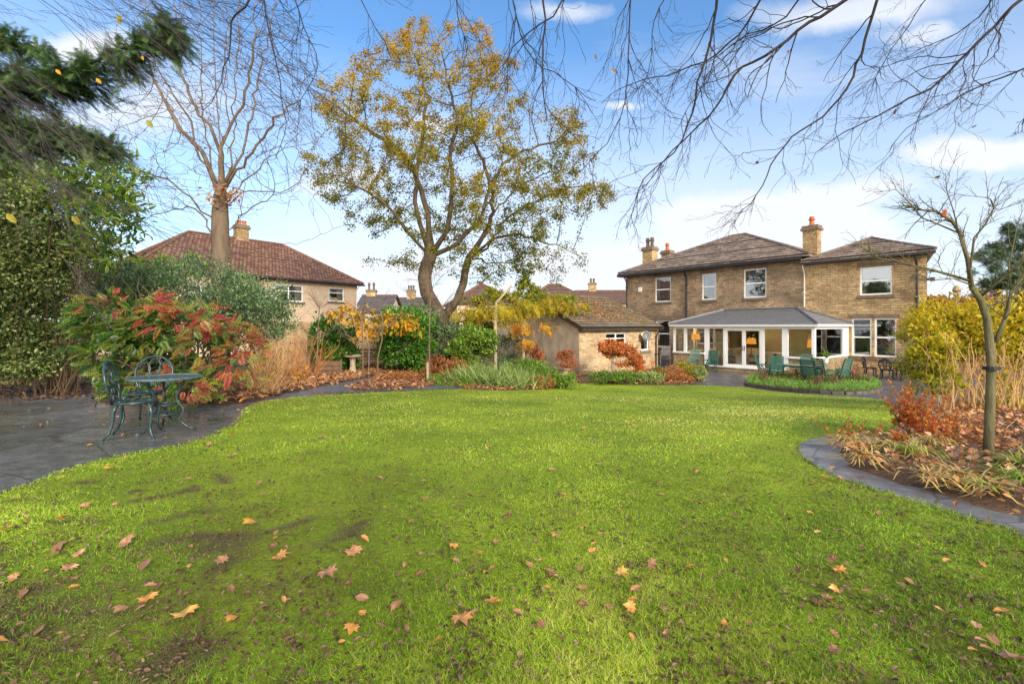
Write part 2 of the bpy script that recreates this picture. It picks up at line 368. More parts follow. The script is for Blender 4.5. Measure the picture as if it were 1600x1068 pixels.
def needle_spray():
    V = []; Fc = []
    for i in range(11):
        y = .05+i*.09
        for sx in (-1, 1):
            k = len(V); L = .34*(1-.5*abs(y-.45)); b = np.array([0, y, 0]); d = unit(np.array([sx, .9, -.25+.1*(i % 3)]))
            V.extend([b-[0,.012,0], b+d*L+[.0,.02,0], b+[0,.055,0]]); Fc.append([k, k+1, k+2])
    return np.array(V, float), [np.array(Fc)]
T_FIR = needle_spray()

def cluster_points(blobs, n, per=90, sig=.2, r=rng, flat=0., shell=.45):
    """leaf positions in loose clumps through ellipsoids. blobs: (centre, (rx,ry,rz))"""
    w = np.array([(b[1][0]*b[1][1]*b[1][2])**(2/3) for b in blobs]); w /= w.sum(); P_, O_ = [], []
    for (c, rad), wi in zip(blobs, w):
        m = max(3, int(n*wi)); k = max(4, m//per); rad = np.array(rad, float)
        u = unit(r.normal(size=(k, 3))); rr = (1-shell*r.random(k)**1.5)
        cc = u*rr[:, None]*rad; idx = r.integers(0, k, m)
        p = cc[idx]+r.normal(size=(m, 3))*sig*np.minimum(rad.mean(), 1.2)*np.array([1, 1, .75])
        P_.append(p+np.array(c)); O_.append(unit(cc[idx]/rad+.35*unit(p/rad)))
    return np.concatenate(P_), np.concatenate(O_)
def leaves_on(mb, pos, out, T, size, spread=.8, up=.2, lo=0., hi=1., zgrad=0., r=rng, droop=0.):
    n = len(pos); ax = unit(out*.6+r.normal(size=(n, 3))*spread*.6+np.array([0, 0, up-droop]))
    hint = unit(r.normal(size=(n, 3))*.5+np.array([0, 0, 1.])+out*.4)
    rnd = lo+(hi-lo)*r.random(n)
    if zgrad:
        z = pos[:, 2]; zz = (z-z.min())/(np.ptp(z)+1e-6); rnd = (1-abs(zgrad))*rnd+abs(zgrad)*(zz if zgrad > 0 else 1-zz)
    scatter(mb, *T, pos, frames(ax, hint), size*r.uniform(.6, 1.25, n), rnd)
def pxblob(px, py, Y, rpx, rpy, ry=None):
    rx = rpx/F*Y; rz = rpy/F*Y
    return (P(px, py, Y), (rx, ry if ry else (rx+rz)/2, rz))
def curve(a, b, m, wob, r=rng, bow=None):
    t = np.linspace(0, 1, m)[:, None]; p = a*(1-t)+b*t; L = np.linalg.norm(b-a)
    w = np.cumsum(r.normal(size=(m, 3)), 0); w -= w[0]*(1-t)+w[-1]*t
    p = p+w*wob*L/m**.5
    if bow is not None: p += np.array(bow)*np.sin(t*math.pi)
    return p
def shrub(name, label, cat, blobs, n, T, size, mat, stemmat='stem_brown', stems=14, base=None, sig=.2, per=90, part_name='foliage', lo=0, hi=1, zgrad=0, spread=.8, up=.2, stem_r=.012, group=None, droop=0., shell=.45, extra=None):
    bl = [pxblob(*b) if len(b) in (5, 6) else b for b in blobs]
    c0 = np.mean([b[0] for b in bl], 0)
    gx, gy = (c0[0], c0[1]) if base is None else base
    root = thing(name, label, cat, (gx, gy, float(g(gx, gy))), group=group)
    p, o = cluster_points(bl, n, per, sig, shell=shell)
    k = p[:, 2] > g(p[:, 0], p[:, 1])+.02; p, o = p[k], o[k]
    mb = MB(); leaves_on(mb, p, o, T, size, spread, up, lo, hi, zgrad, droop=droop); part(root, part_name, mb, M[mat], world=True)
    if stems:
        sb = MB(); ix = rng.integers(0, len(p), stems)
        for i in ix:
            a = np.array([gx+rng.normal()*.12, gy+rng.normal()*.12, float(g(gx, gy))-.03]); b = p[i]
            # roots spread with the width of the shrub
            a[:2] += (b[:2]-a[:2])*.45; a[2] = float(g(a[0], a[1]))-.03
            q = curve(a, b, 8, .08); sb.tube(q, np.linspace(stem_r, stem_r*.35, 8), 5, r=rng.random())
        part(root, 'stems', sb, M[stemmat], world=True)
    return root

# ------------------------------------------------------------------ branching (grows towards points)
def grow(nodes, par, attr, step, dinf, dkill, iters=120, bias=(0,0,0), jit=.25, r=rng):
    Np = [np.array(q, float) for q in nodes]; Pa = list(par); bias = np.array(bias, float)
    A = np.array(attr, float); arr = np.array(Np)
    D = np.linalg.norm(A[:, None]-arr[None], axis=2); ni = D.argmin(1); nd = D.min(1); seen = set()
    for _ in range(iters):
        act = nd < dinf
        if not act.any(): break
        ids = np.unique(ni[act]); new = []; newp = []
        for i in ids:
            s = A[act & (ni == i)]; d = unit(unit(s-Np[i]).sum(0)+bias+r.normal(size=3)*jit)
            q = Np[i]+d*step; key = (i, round(d[0], 1), round(d[1], 1), round(d[2], 1))
            if key in seen: continue
            seen.add(key); new.append(q); newp.append(int(i))
        if not new: break
        b = len(Np); Np += new; Pa += newp; na = np.array(new)
        D = np.linalg.norm(A[:, None]-na[None], axis=2); j = D.argmin(1); dd = D.min(1)
        u = dd < nd; nd[u] = dd[u]; ni[u] = b+j[u]
        keep = nd > dkill; A = A[keep]; nd = nd[keep]; ni = ni[keep]
        if len(A) == 0: break
    return np.array(Np), Pa
def radii(pos, par, tip, trunk, pw=2.2):
    n = len(pos); acc = np.zeros(n); ch = [[] for _ in range(n)]
    for i, p in enumerate(par):
        if p >= 0: ch[p].append(i)
    order = []; st = [0]
    while st:
        i = st.pop(); order.append(i); st += ch[i]
    for i in reversed(order): acc[i] = sum(acc[c] for c in ch[i]) if ch[i] else 1.
    rad = acc**(1/pw); rad = tip+(trunk-tip)*((rad-1)/(rad[0]-1+1e-9)); return rad, ch, order
def chains(ch, rad):
    out = []; st = [(0, -1)]
    while st:
        i, p = st.pop(); line = [p, i] if p >= 0 else [i]
        while ch[i]:
            k = max(ch[i], key=lambda c: rad[c])
            for c in ch[i]:
                if c != k: st.append((c, i))
            line.append(k); i = k
        if len(line) > 1: out.append(line)
    return out
def tree_tubes(pos, par, tip, trunk, split, mb_big, mb_small, pw=2.2, sag=0.):
    rad, ch, order = radii(pos, par, tip, trunk, pw)
    for ln in chains(ch, rad):
        rr = rad[ln].copy(); 
        if len(ln) > 1 and rr[0] > rr[1]*1.6: rr[0] = rr[1]*1.25
        p = pos[ln]
        b = rr > split
        k = int(b.sum()) if b.any() else 0
        # contiguous thick prefix goes to the trunk mesh, the thin rest to the twigs
        k = 0
        while k < len(ln) and rr[k] > split: k += 1
        if k >= 2: mb_big.tube(p[:k], rr[:k], 9 if rr[0] > .1 else 6)
        s = max(0, k-1)
        if len(ln)-s >= 2: mb_small.tube(p[s:], rr[s:], 4 if rr[s] > .012 else 3)
    tips = [i for i in range(len(pos)) if not ch[i]]
    return rad, ch, tips
def seedline(nodes, par, pts, start, step, wob=.0, r=rng):
    """append a polyline, resampled, to a skeleton; returns the last index"""
    pts = np.array(pts, float); seg = np.linalg.norm(np.diff(pts, axis=0), axis=1); s = np.r_[0, seg.cumsum()]
    m = max(2, int(s[-1]/step)); t = np.linspace(0, s[-1], m+1)[1:]
    Q = np.stack([np.interp(t, s, pts[:, k]) for k in range(3)], 1)
    if wob: Q += r.normal(size=Q.shape)*wob
    p = start
    for q in Q: nodes.append(q); par.append(p); p = len(nodes)-1
    return p
def inpoly(x, y, poly):
    poly = np.array(poly, float); x0, y0 = poly[:, 0], poly[:, 1]; x1, y1 = np.roll(x0, -1), np.roll(y0, -1)
    X = np.asarray(x)[:, None]; Yy = np.asarray(y)[:, None]
    with np.errstate(divide='ignore', invalid='ignore'):
        c = ((y0 > Yy) != (y1 > Yy)) & (X < (x1-x0)*(Yy-y0)/(y1-y0)+x0)
    return c.sum(1) % 2 == 1
def attractors(poly, n, Yc, thick, r=rng, gaps=3.0, thr=.42, edge=140.):
    """points in the crown volume whose outline seen from the terrace is poly (photo pixels)"""
    poly = np.array(poly, float); lo, hi = poly.min(0), poly.max(0); out = []
    while len(out) < n:
        m = 4000; x = r.uniform(lo[0], hi[0], m); y = r.uniform(lo[1], hi[1], m); k = inpoly(x, y, poly); x, y = x[k], y[k]
        # distance to outline -> depth allowed
        a = poly; b = np.roll(poly, -1, 0); p = np.stack([x, y], 1)[:, None]; ab = (b-a)[None]; t = np.clip(((p-a)*ab).sum(2)/(ab**2).sum(2), 0, 1)
        d = np.linalg.norm(p-(a+t[..., None]*ab), axis=2).min(1)
        th = thick*np.sqrt(np.clip(d/edge, 0.02, 1)); dy = r.uniform(-1, 1, len(x))*th
        for X, Y_, D in zip(x, y, dy):
            q = P(X, Y_, Yc+D)
            if gaps and mnoise.noise(Vector(q*(gaps/10)))+.5 < thr: continue
            out.append(q)
            if len(out) >= n: break
    return np.array(out)

def wander(start, d, L, r0, mb, depth, r=rng, droop=.06, zig=.28, kids=5, seg=None, spread=.9, sides=4, minr=.0012, ends=None, shrink=.55):
    """a drooping twig with side twigs"""
    m = max(4, int(L/(seg or .12))); s = L/m; p = np.array(start, float); d = unit(np.array(d, float)); pts = [p.copy()]; ds = [d]
    for i in range(m):
        d = unit(d+r.normal(size=3)*zig*.5+np.array([0, 0, -droop])); p = p+d*s; pts.append(p.copy()); ds.append(d)
    mb.tube(pts, np.linspace(r0, max(minr, r0*.35), m+1), sides if r0 > .006 else 3)
    if ends is not None: ends.append(pts[-1])
    if depth > 0:
        for _ in range(kids):
            i = int(r.uniform(.12, .98)*m); perp = unit(np.cross(ds[i], r.normal(size=3)))
            wander(pts[i], ds[i]+perp*spread*r.uniform(.5, 1.1), L*shrink*r.uniform(.5, 1.1)*(1.1-.5*i/m), r0*(1-.6*i/m)*.55, mb, depth-1, r, droop, zig, kids, seg, spread, sides, minr, ends, shrink)

# ------------------------------------------------------------------ roofs
def roof_plane(mb, poly, course, lift=.03):
    """poly: 3D points, first two on the eave. Courses of overlapping tiles as real steps."""
    P3 = np.array(poly, float); o = P3[0]; u = unit(P3[1]-P3[0]); n = unit(np.cross(P3[1]-P3[0], P3[2]-P3[0]))
    if n[2] < 0: n = -n
    v = np.cross(n, u); v = v if v[2] > 0 else -v
    uv = np.stack([(P3-o)@u, (P3-o)@v], 1); H = uv[:, 1].max(); k = int(math.ceil(H/course-1e-6))
    for i in range(k):
        a, b = i*course, min((i+1)*course, H)
        pl = clip(clip(uv, a, 1), b, -1)
        if len(pl) < 3: continue
        pl = np.array(pl); W = o+pl[:, :1]*u+pl[:, 1:]*v
        t = np.clip((b-pl[:, 1])/(course), 0, 1); W = W+n*(lift*(.15+.85*t))[:, None]
        mb.add(W, [list(range(len(W)))], c=np.c_[pl, np.zeros(len(pl))])
        low = pl[np.abs(pl[:, 1]-a) < 1e-6]
        if len(low) >= 2:
            x0, x1 = low[:, 0].min(), low[:, 0].max(); A = o+x0*u+a*v; B = o+x1*u+a*v
            mb.add([A+n*0, B+n*0, B+n*lift, A+n*lift], [[0, 1, 2, 3]], c=[[x0, a, 0], [x1, a, 0], [x1, a, 0], [x0, a, 0]])
    return n
def clip(poly, val, sgn):
    out = []; m = len(poly)
    for i in range(m):
        p, q = np.array(poly[i]), np.array(poly[(i+1) % m]); a, b = (p[1]-val)*sgn, (q[1]-val)*sgn
        if a >= -1e-9: out.append(p)
        if (a > 1e-9 and b < -1e-9) or (a < -1e-9 and b > 1e-9): out.append(p+(q-p)*a/(a-b))
    return out if len(out) else []
def hip_roof(root, x0, x1, y0, y1, ze, rise, over, hip0, hip1, course, mat, ridgemat, lift=.03, axis='x', name='roof', thick=.09):
    """hip roof on a rectangle; ridge along axis; hip0/hip1 = length of hipped ends (0 = gable)"""
    def m(a, b, c): return (a, b, c) if axis == 'x' else (b, a, c)
    if axis == 'x': a0, a1, b0, b1 = x0-over, x1+over, y0-over, y1+over
    else: a0, a1, b0, b1 = y0-over, y1+over, x0-over, x1+over
    bm_ = (b0+b1)/2; r0 = a0+hip0; r1 = a1-hip1; zt = ze+rise; mb = MB()
    roof_plane(mb, [m(a0,b0,ze), m(a1,b0,ze), m(r1,bm_,zt), m(r0,bm_,zt)], course, lift)
    roof_plane(mb, [m(a1,b1,ze), m(a0,b1,ze), m(r0,bm_,zt), m(r1,bm_,zt)], course, lift)
    if hip0: roof_plane(mb, [m(a0,b1,ze), m(a0,b0,ze), m(r0,bm_,zt)], course, lift)
    if hip1: roof_plane(mb, [m(a1,b0,ze), m(a1,b1,ze), m(r1,bm_,zt)], course, lift)
    e = .004; c = [m(a0+e,b0+e,ze-thick), m(a1-e,b0+e,ze-thick), m(a1-e,b1-e,ze-thick), m(a0+e,b1-e,ze-thick)]; d = [(q[0], q[1], ze-.002) for q in c]
    mb.add(c+d, [[0,1,2,3],[0,1,5,4],[1,2,6,5],[2,3,7,6],[3,0,4,7]])
    o = part(root, name, mb, mat, attrs=True)
    rb = MB()
    def run(A, B):
        A, B = np.array(A, float), np.array(B, float); L = np.linalg.norm(B-A); k = max(2, int(L/.45))
        for i in range(k):
            p = A+(B-A)*i/k; q = A+(B-A)*(i+.97)/k; up = np.array([0, 0, .035])
            rb.tube([p+up, q+up*1.35], .085, 7)
    run(m(r0,bm_,zt), m(r1,bm_,zt))
    if hip0: run(m(a0,b0,ze), m(r0,bm_,zt)); run(m(a0,b1,ze), m(r0,bm_,zt))
    if hip1: run(m(a1,b0,ze), m(r1,bm_,zt)); run(m(a1,b1,ze), m(r1,bm_,zt))
    r = part(root, 'ridge_tiles', rb, ridgemat); r.parent = o
    return o
def wall_face(mb, x0, x1, z0, z1, y, opens, depth=.16):
    """wall in local x/z at y (outside towards -y) with real openings and reveals"""
    xs = sorted({x0, x1, *[q for o in opens for q in o[:2]]}); zs = sorted({z0, z1, *[q for o in opens for q in o[2:4]]})
    for i in range(len(xs)-1):
        for j in range(len(zs)-1):
            cx, cz = (xs[i]+xs[i+1])/2, (zs[j]+zs[j+1])/2
            if any(o[0] < cx < o[1] and o[2] < cz < o[3] for o in opens): continue
            mb.quad((xs[i],y,zs[j]), (xs[i+1],y,zs[j]), (xs[i+1],y,zs[j+1]), (xs[i],y,zs[j+1]))
    for a, b, c, d in opens:
        e = y+depth
        mb.quad((a,y,c),(a,e,c),(a,e,d),(a,y,d)); mb.quad((b,y,c),(b,y,d),(b,e,d),(b,e,c))
        mb.quad((a,y,c),(b,y,c),(b,e,c),(a,e,c)); mb.quad((a,y,d),(a,e,d),(b,e,d),(b,y,d))
def window(root, x0, x1, z0, z1, y, split='sash', fw=.075, sill=.12, curtains=None, setback=.06, blind=0., lintel=True, over=.08):
    fb = MB(); yc0, yc1 = y+setback, y+setback+.07
    fb.bb(x0, x0+fw, yc0, yc1, z0, z1); fb.bb(x1-fw, x1, yc0, yc1, z0, z1)
    fb.bb(x0+fw, x1-fw, yc0, yc1, z0, z0+fw); fb.bb(x0+fw, x1-fw, yc0, yc1, z1-fw, z1)
    zm = z0+(z1-z0)*(.5 if split == 'sash' else .62)
    if split in ('sash', 'top'): fb.bb(x0+fw, x1-fw, yc0-.012, yc1-.004, zm-.035, zm+.035)
    if split == 'double':
        xm = (x0+x1)/2; fb.bb(xm-.035, xm+.035, yc0-.004, yc1-.004, z0+fw, z1-fw); fb.bb(x0+fw, xm-.035, yc0-.003, yc1-.004, z0+(z1-z0)*.6, z0+(z1-z0)*.66)
        fb.bb(xm+.035, x1-fw, yc0-.003, yc1-.004, z0+(z1-z0)*.6, z0+(z1-z0)*.66)
    w = part(root, 'window', fb, M['upvc'])
    pb = MB(); pb.bb(x0+fw*.8, x1-fw*.8, yc0+.03, yc0+.036, z0+fw*.8, z1-fw*.8); q = part(root, 'pane', pb, M['glass']); q.parent = w
    if sill:
        sb = MB(); sb.bb(x0-.1, x1+.1, y-.07, y+setback-.003, z0-.15, z0-.003)
        q = part(root, 'sill', sb, M['stone_trim']); q.parent = w
    if lintel:
        sb = MB(); sb.bb(x0-.12, x1+.12, y-.012, y+.05, z1+.003, z1+.2); q = part(root, 'lintel', sb, M['stone_trim']); q.parent = w
    if curtains:
        cb = MB(); yy = yc1+.06
        for side, wd in curtains:
            n = 14; xs = np.linspace(x0, x0+wd, n) if side < 0 else np.linspace(x1-wd, x1, n)
            ys = yy+.03*np.sin(np.arange(n)*1.9)
            for i in range(n-1): cb.quad((xs[i],ys[i],z0),(xs[i+1],ys[i+1],z0),(xs[i+1],ys[i+1],z1),(xs[i],ys[i],z1))
        q = part(root, 'curtain', cb, M['curtain']); q.parent = w
    if blind:
        bb_ = MB(); bb_.bb(x0+fw, x1-fw, yc1+.01, yc1+.02, z1-(z1-z0)*blind, z1-fw*.5); q = part(root, 'blind', bb_, M['blind']); q.parent = w
    return w
# ------------------------------------------------------------------ camera, sky, sun
cam = bpy.data.cameras.new('camera'); camo = bpy.data.objects.new('camera', cam); COL.objects.link(camo)
cam.sensor_width = 36; cam.lens = 36*F/1600; cam.shift_y = -(534-HY)/1600; cam.clip_end = 2000; cam.clip_start = .05
camo.location = (0, 0, EYE); camo.rotation_euler = (math.pi/2, 0, 0); scene.camera = camo
SUN_EL, SUN_AZ = math.radians(24), math.radians(152)      # azimuth clockwise from +Y: behind the camera, to its right
sd = np.array([math.sin(SUN_AZ)*math.cos(SUN_EL), math.cos(SUN_AZ)*math.cos(SUN_EL), math.sin(SUN_EL)])
sl = bpy.data.lights.new('sun', 'SUN'); sl.energy = 2.3; sl.angle = math.radians(16); sl.color = (1, .93, .83)
so = bpy.data.objects.new('sun', sl); COL.objects.link(so); so.rotation_euler = Vector(sd.tolist()).to_track_quat('Z', 'Y').to_euler()
w = bpy.data.worlds.new('World'); scene.world = w; w.use_nodes = True; t = w.node_tree; t.nodes.clear()
sky = t.nodes.new('ShaderNodeTexSky'); sky.sky_type = 'NISHITA'; sky.sun_disc = False; sky.sun_elevation = SUN_EL; sky.sun_rotation = SUN_AZ
sky.altitude = 0; sky.air_density = 1.0; sky.dust_density = .4; sky.ozone_density = 2.5
tc = t.nodes.new('ShaderNodeTexCoord'); sp = N(t, 'ShaderNodeSeparateXYZ', {0: tc.outputs['Generated']})
zc = N(t, 'ShaderNodeMath', {0: sp.outputs[2], 1: .16}, operation='ADD'); zc = N(t, 'ShaderNodeMath', {0: zc.outputs[0], 1: .05}, operation='MAXIMUM')
cx = N(t, 'ShaderNodeMath', {0: sp.outputs[0], 1: zc.outputs[0]}, operation='DIVIDE'); cy = N(t, 'ShaderNodeMath', {0: sp.outputs[1], 1: zc.outputs[0]}, operation='DIVIDE')
cv = N(t, 'ShaderNodeCombineXYZ', {0: cx.outputs[0], 1: cy.outputs[0], 2: .0})
mpn = N(t, 'ShaderNodeMapping', {'Vector': cv.outputs[0], 'Location': (1.7, 4.2, 0), 'Scale': (.62, .95, 1)})
n1 = noise(t, mpn.outputs[0], 1.0, 7, .52, .15)
cm = ramp(t, n1, [(.56, (0,0,0)), (.72, (.8,.8,.8))])
# separate clouds standing over the garden: (bearing, height, half width, half height, density) as tangents
yy = N(t, 'ShaderNodeMath', {0: sp.outputs[1], 1: .04}, operation='MAXIMUM')
uu = N(t, 'ShaderNodeMath', {0: sp.outputs[0], 1: yy.outputs[0]}, operation='DIVIDE'); ww = N(t, 'ShaderNodeMath', {0: sp.outputs[2], 1: yy.outputs[0]}, operation='DIVIDE')
uw = N(t, 'ShaderNodeCombineXYZ', {0: uu.outputs[0], 1: ww.outputs[0], 2: 0.})
wn = N(t, 'ShaderNodeTexNoise', {'Vector': uw.outputs[0], 'Scale': 3.2, 'Detail': 7, 'Roughness': .6})
wv = N(t, 'ShaderNodeVectorMath', {0: wn.outputs['Color'], 1: (.5, .5, .5)}, operation='SUBTRACT')
wv = N(t, 'ShaderNodeVectorMath', {0: wv.outputs[0], 1: (.34, .16, 0)}, operation='MULTIPLY'); uw2 = N(t, 'ShaderNodeVectorMath', {0: uw.outputs[0], 1: wv.outputs[0]}, operation='ADD')
for (bx, bh_, rw, rh, dn) in ((.56,.215,.27,.075,1.), (.40,.13,.42,.07,.8), (.98,.35,.20,.042,.95), (.72,.66,.28,.05,.8), (-.86,.58,.19,.06,.9), (.10,.66,.12,.03,.7), (-.18,.42,.08,.03,.5), (.215,.47,.035,.014,.7), (-.5,.12,.5,.05,.5), (-.35,.3,.12,.04,.4), (.85,.60,.10,.03,.6)):
    q = N(t, 'ShaderNodeVectorMath', {0: uw2.outputs[0], 1: (bx, bh_, 0)}, operation='SUBTRACT'); q = N(t, 'ShaderNodeVectorMath', {0: q.outputs[0], 1: (1/rw, 1/rh, 0)}, operation='MULTIPLY'); q = N(t, 'ShaderNodeVectorMath', {0: q.outputs[0]}, operation='LENGTH')
    cm = N(t, 'ShaderNodeMath', {0: cm, 1: ramp(t, q.outputs['Value'], [(.35, (dn,)*3), (1., (0,0,0))])}, operation='MAXIMUM').outputs[0]
# a bank of cloud stands along the horizon
hz = ramp(t, sp.outputs[2], [(.0, (1,1,1)), (.10, (.78,.78,.78)), (.27, (.48,.48,.48)), (.50, (.0,.0,.0))])
n2 = noise(t, N(t, 'ShaderNodeMapping', {'Vector': cv.outputs[0], 'Location': (5.3, .6, 0), 'Scale': (.33, .4, 1)}).outputs[0], 1.0, 5, .5)
hb = N(t, 'ShaderNodeMath', {0: hz, 1: ramp(t, n2, [(.34, (.55,.55,.55)), (.56, (1.25,1.25,1.25))])}, operation='MULTIPLY')
back = ramp(t, N(t, 'ShaderNodeMath', {0: sp.outputs[1], 1: -.5, 2: .5}, operation='MULTIPLY_ADD').outputs[0], [(.52, (0,0,0)), (.75, (.8,.8,.8))])   # unseen cloud bank added behind the camera as fill for surfaces facing it
cl = N(t, 'ShaderNodeMath', {0: N(t, 'ShaderNodeMath', {0: cm, 1: .95}, operation='MULTIPLY').outputs[0], 1: hb.outputs[0]}, operation='ADD', use_clamp=True)
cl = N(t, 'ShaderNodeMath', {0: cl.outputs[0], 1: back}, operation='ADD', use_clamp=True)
skyc = mixc(t, 1.0, sky.outputs[0], (.70, .95, 1.10), 'MULTIPLY')
mxw = mixc(t, cl.outputs[0], skyc, mixc(t, back, (3.9, 4.05, 4.35), (12.5, 11.8, 11.0)))   # the added rear cloud is made much brighter for soft frontal light
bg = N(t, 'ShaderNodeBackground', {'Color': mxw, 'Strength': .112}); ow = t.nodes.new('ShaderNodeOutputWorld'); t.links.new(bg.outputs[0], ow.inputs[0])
scene.view_settings.view_transform = 'Standard'; scene.view_settings.look = 'None'; scene.view_settings.exposure = 1.16; scene.view_settings.gamma = 1
cy_ = scene.cycles; cy_.use_denoising = True; cy_.denoiser = 'OPENIMAGEDENOISE'; cy_.denoising_prefilter = 'NONE'; cy_.denoising_input_passes = 'RGB_ALBEDO_NORMAL'; cy_.max_bounces = 6; cy_.transparent_max_bounces = 12; cy_.diffuse_bounces = 3; cy_.glossy_bounces = 3; cy_.transmission_bounces = 3; cy_.caustics_reflective = False; cy_.caustics_refractive = False; cy_.sample_clamp_indirect = 6

# ------------------------------------------------------------------ ground
def ground_mat():
    m, t, out = nt('soil'); co = coord(t); a = noise(t, co, 3, 6, .7); b = noise(t, co, 22, 4, .7)
    c = ramp(t, a, [(.3, (.05,.03,.018)), (.5, (.11,.062,.032)), (.7, (.17,.095,.045))]); c = mixc(t, .5, c, ramp(t, b, [(.3, (.04,.02,.012)), (.7, (.20,.10,.045))]))
    princ(t, out, c, .85, bump(t, b, .03)); return m
def grass_base():
    m, t, out = nt('turf'); co = coord(t); at = N(t, 'ShaderNodeAttribute', attribute_name='rnd').outputs['Fac']; a = noise(t, co, .55, 5, .6); b = noise(t, co, 30, 5, .75); d = noise(t, co, 2.6, 6, .7, .5)
    c = ramp(t, a, [(.35, (.16,.23,.012)), (.65, (.31,.39,.024))]); c = mixc(t, 1., c, ramp(t, b, [(.3, (.5,.5,.45)), (.7, (1.35,1.35,1.2))]), 'MULTIPLY')
    c = mixc(t, ramp(t, d, [(.56, (0,0,0)), (.68, (.45,.45,.45))]), c, (.11,.07,.04))
    ww = N(t, 'ShaderNodeMath', {0: b, 1: .5, 2: at}, operation='MULTIPLY_ADD')
    c = mixc(t, ramp(t, ww.outputs[0], [(.62, (0,0,0)), (.85, (.92,.92,.92))]), c, mixc(t, b, (.05,.03,.02), (.16,.10,.06)))
    princ(t, out, c, .8, bump(t, b, .03), spec=.2); return m
def paving(name, c1, c2, joint, cell=1.4, wet=(.25,.6), jw=.03):
    m, t, out = nt(name); co = coord(t); v = mapping(t, co, (cell, cell*1.6, 1), (0,0,.5))
    nz = N(t, 'ShaderNodeTexNoise', {'Vector': co, 'Scale': 2.0, 'Detail': 3}); 
    v2 = mixc(t, .06, v, nz.outputs['Color'], 'ADD')
    vo = N(t, 'ShaderNodeTexVoronoi', {'Vector': v2, 'Scale': 1.0}, feature='DISTANCE_TO_EDGE'); vc = N(t, 'ShaderNodeTexVoronoi', {'Vector': v2, 'Scale': 1.0})
    e = ramp(t, vo.outputs['Distance'], [(0., (1,1,1)), (jw, (0,0,0))]); a = noise(t, co, 6, 7, .7); b = noise(t, co, .8, 4)
    c = ramp(t, a, [(.3, c1), (.7, c2)]); c = mixc(t, .45, c, mixc(t, 1., c, N(t, 'ShaderNodeRGBToBW', {0: vc.outputs['Color']}).outputs[0], 'MULTIPLY')); c = mixc(t, e, c, joint)
    r = ramp(t, b, [(.38, (wet[0],)*3), (.62, (wet[1],)*3)])
    princ(t, out, c, r, bump(t, a, .012, .6), spec=.5); return m
M['soil'] = ground_mat(); M['turf'] = grass_base()
M['terrace'] = paving('wet_tarmac', (.075,.074,.077), (.235,.228,.225), (.06,.055,.05), .6, (.04,.42), .014)
M['patio'] = paving('patio_slabs', (.085,.075,.07), (.17,.15,.14), (.05,.045,.04), 1.3, (.3,.6), .025)
M['slate_path'] = paving('slate_path', (.15,.148,.15), (.30,.295,.30), (.07,.065,.06), 1.7, (.3,.6), .03)
gx = np.r_[-260,-180,-120,-80,-50, np.arange(-32, 34.01, .5), 50,80,120,180,260]; gy = np.r_[-60,-30,-12,-5, np.arange(0, 44.01, .5), 60,80,110,160,240,360]
X, Y = np.meshgrid(gx, gy); Z = g(X, Y); mb = MB(); nx = len(gx)
i = (np.arange(len(gy)-1)[:, None]*nx+np.arange(nx-1)[None]).ravel()
mb.add(np.stack([X.ravel(), Y.ravel(), Z.ravel()], 1), np.stack([i, i+1, i+nx+1, i+nx], 1))
solo('ground', mb, M['soil'], kind='structure', smooth=True)
def chaikin(p, k=1):
    p = np.array(p, float)
    for _ in range(k):
        q = np.roll(p, -1, 0); p = np.stack([.75*p+.25*q, .25*p+.75*q], 1).reshape(-1, 2)
    return p
def sheet(name, poly, off, mat, step=.5, smooth=1, mound=0., skirt=.0, kind='structure', rfun=None, **kw):
    poly = chaikin(poly, smooth); bm = bmesh.new(); f = bm.faces.new([bm.verts.new((x, y, 0)) for x, y in poly])
    bmesh.ops.triangulate(bm, faces=[f])
    for ax in (0, 1):
        for v in np.arange(math.floor(poly[:, ax].min())+step, poly[:, ax].max(), step):
            co = [0, 0, 0]; co[ax] = v; no = [0, 0, 0]; no[ax] = 1
            bmesh.ops.bisect_plane(bm, geom=bm.verts[:]+bm.edges[:]+bm.faces[:], plane_co=co, plane_no=no)
    bmesh.ops.recalc_face_normals(bm, faces=bm.faces)
    V = np.array([v.co[:] for v in bm.verts]); bm.verts.index_update()
    Fc = [[v.index for v in f.verts] for f in bm.faces]
    if len(Fc) and bm.faces[:][0].normal.z < 0: Fc = [q[::-1] for q in Fc]
    z = g(V[:, 0], V[:, 1])+off
    if mound or skirt:
        a = poly; b = np.roll(poly, -1, 0); p = V[:, None, :2]; ab = (b-a)[None]; tt = np.clip(((p-a)*ab).sum(2)/((ab**2).sum(2)+1e-9), 0, 1)
        d = np.linalg.norm(p-(a+tt[..., None]*ab), axis=2).min(1); z = z+mound*sst(d/.6)
        z = np.where(d < 1e-4, z-skirt, z)
    V[:, 2] = z; bm.free(); mb = MB(); mb.add(V, Fc, r=.5 if rfun is None else rfun(V[:, 0], V[:, 1])); return solo(name, mb, mat, kind=kind, smooth=True, **kw)
def GP(pts): return [tuple(G(a, b)[:2]) for a, b in pts]
LAWN = GP([(2,778),(60,752),(130,728),(200,712),(300,692),(350,672),(375,655),(378,642),(400,630),(450,622),(520,617),(620,612),(720,608),(800,607),(860,604),(900,599),(960,597),(1060,601),(1105,603),(1165,605),(1200,611),(1300,619),(1380,624),(1397,634),(1402,655),(1403,682),(1340,684),(1279,686),(1247,695),(1256,715),(1292,738),(1358,762),(1424,783),(1529,817),(1598,838)])+[(3.8,2.0),(4.2,.2),(-5.2,.2),(-4.8,3.0)]
PATIO = [(7.2,26.5),(7,39),(16,40),(30,24),(30,7),(9,7)]+GP([(1440,660),(1380,660),(1300,650),(1100,612)])+[(5.2,19.3)]
sheet('patio', PATIO, .008, M['patio'], smooth=0)
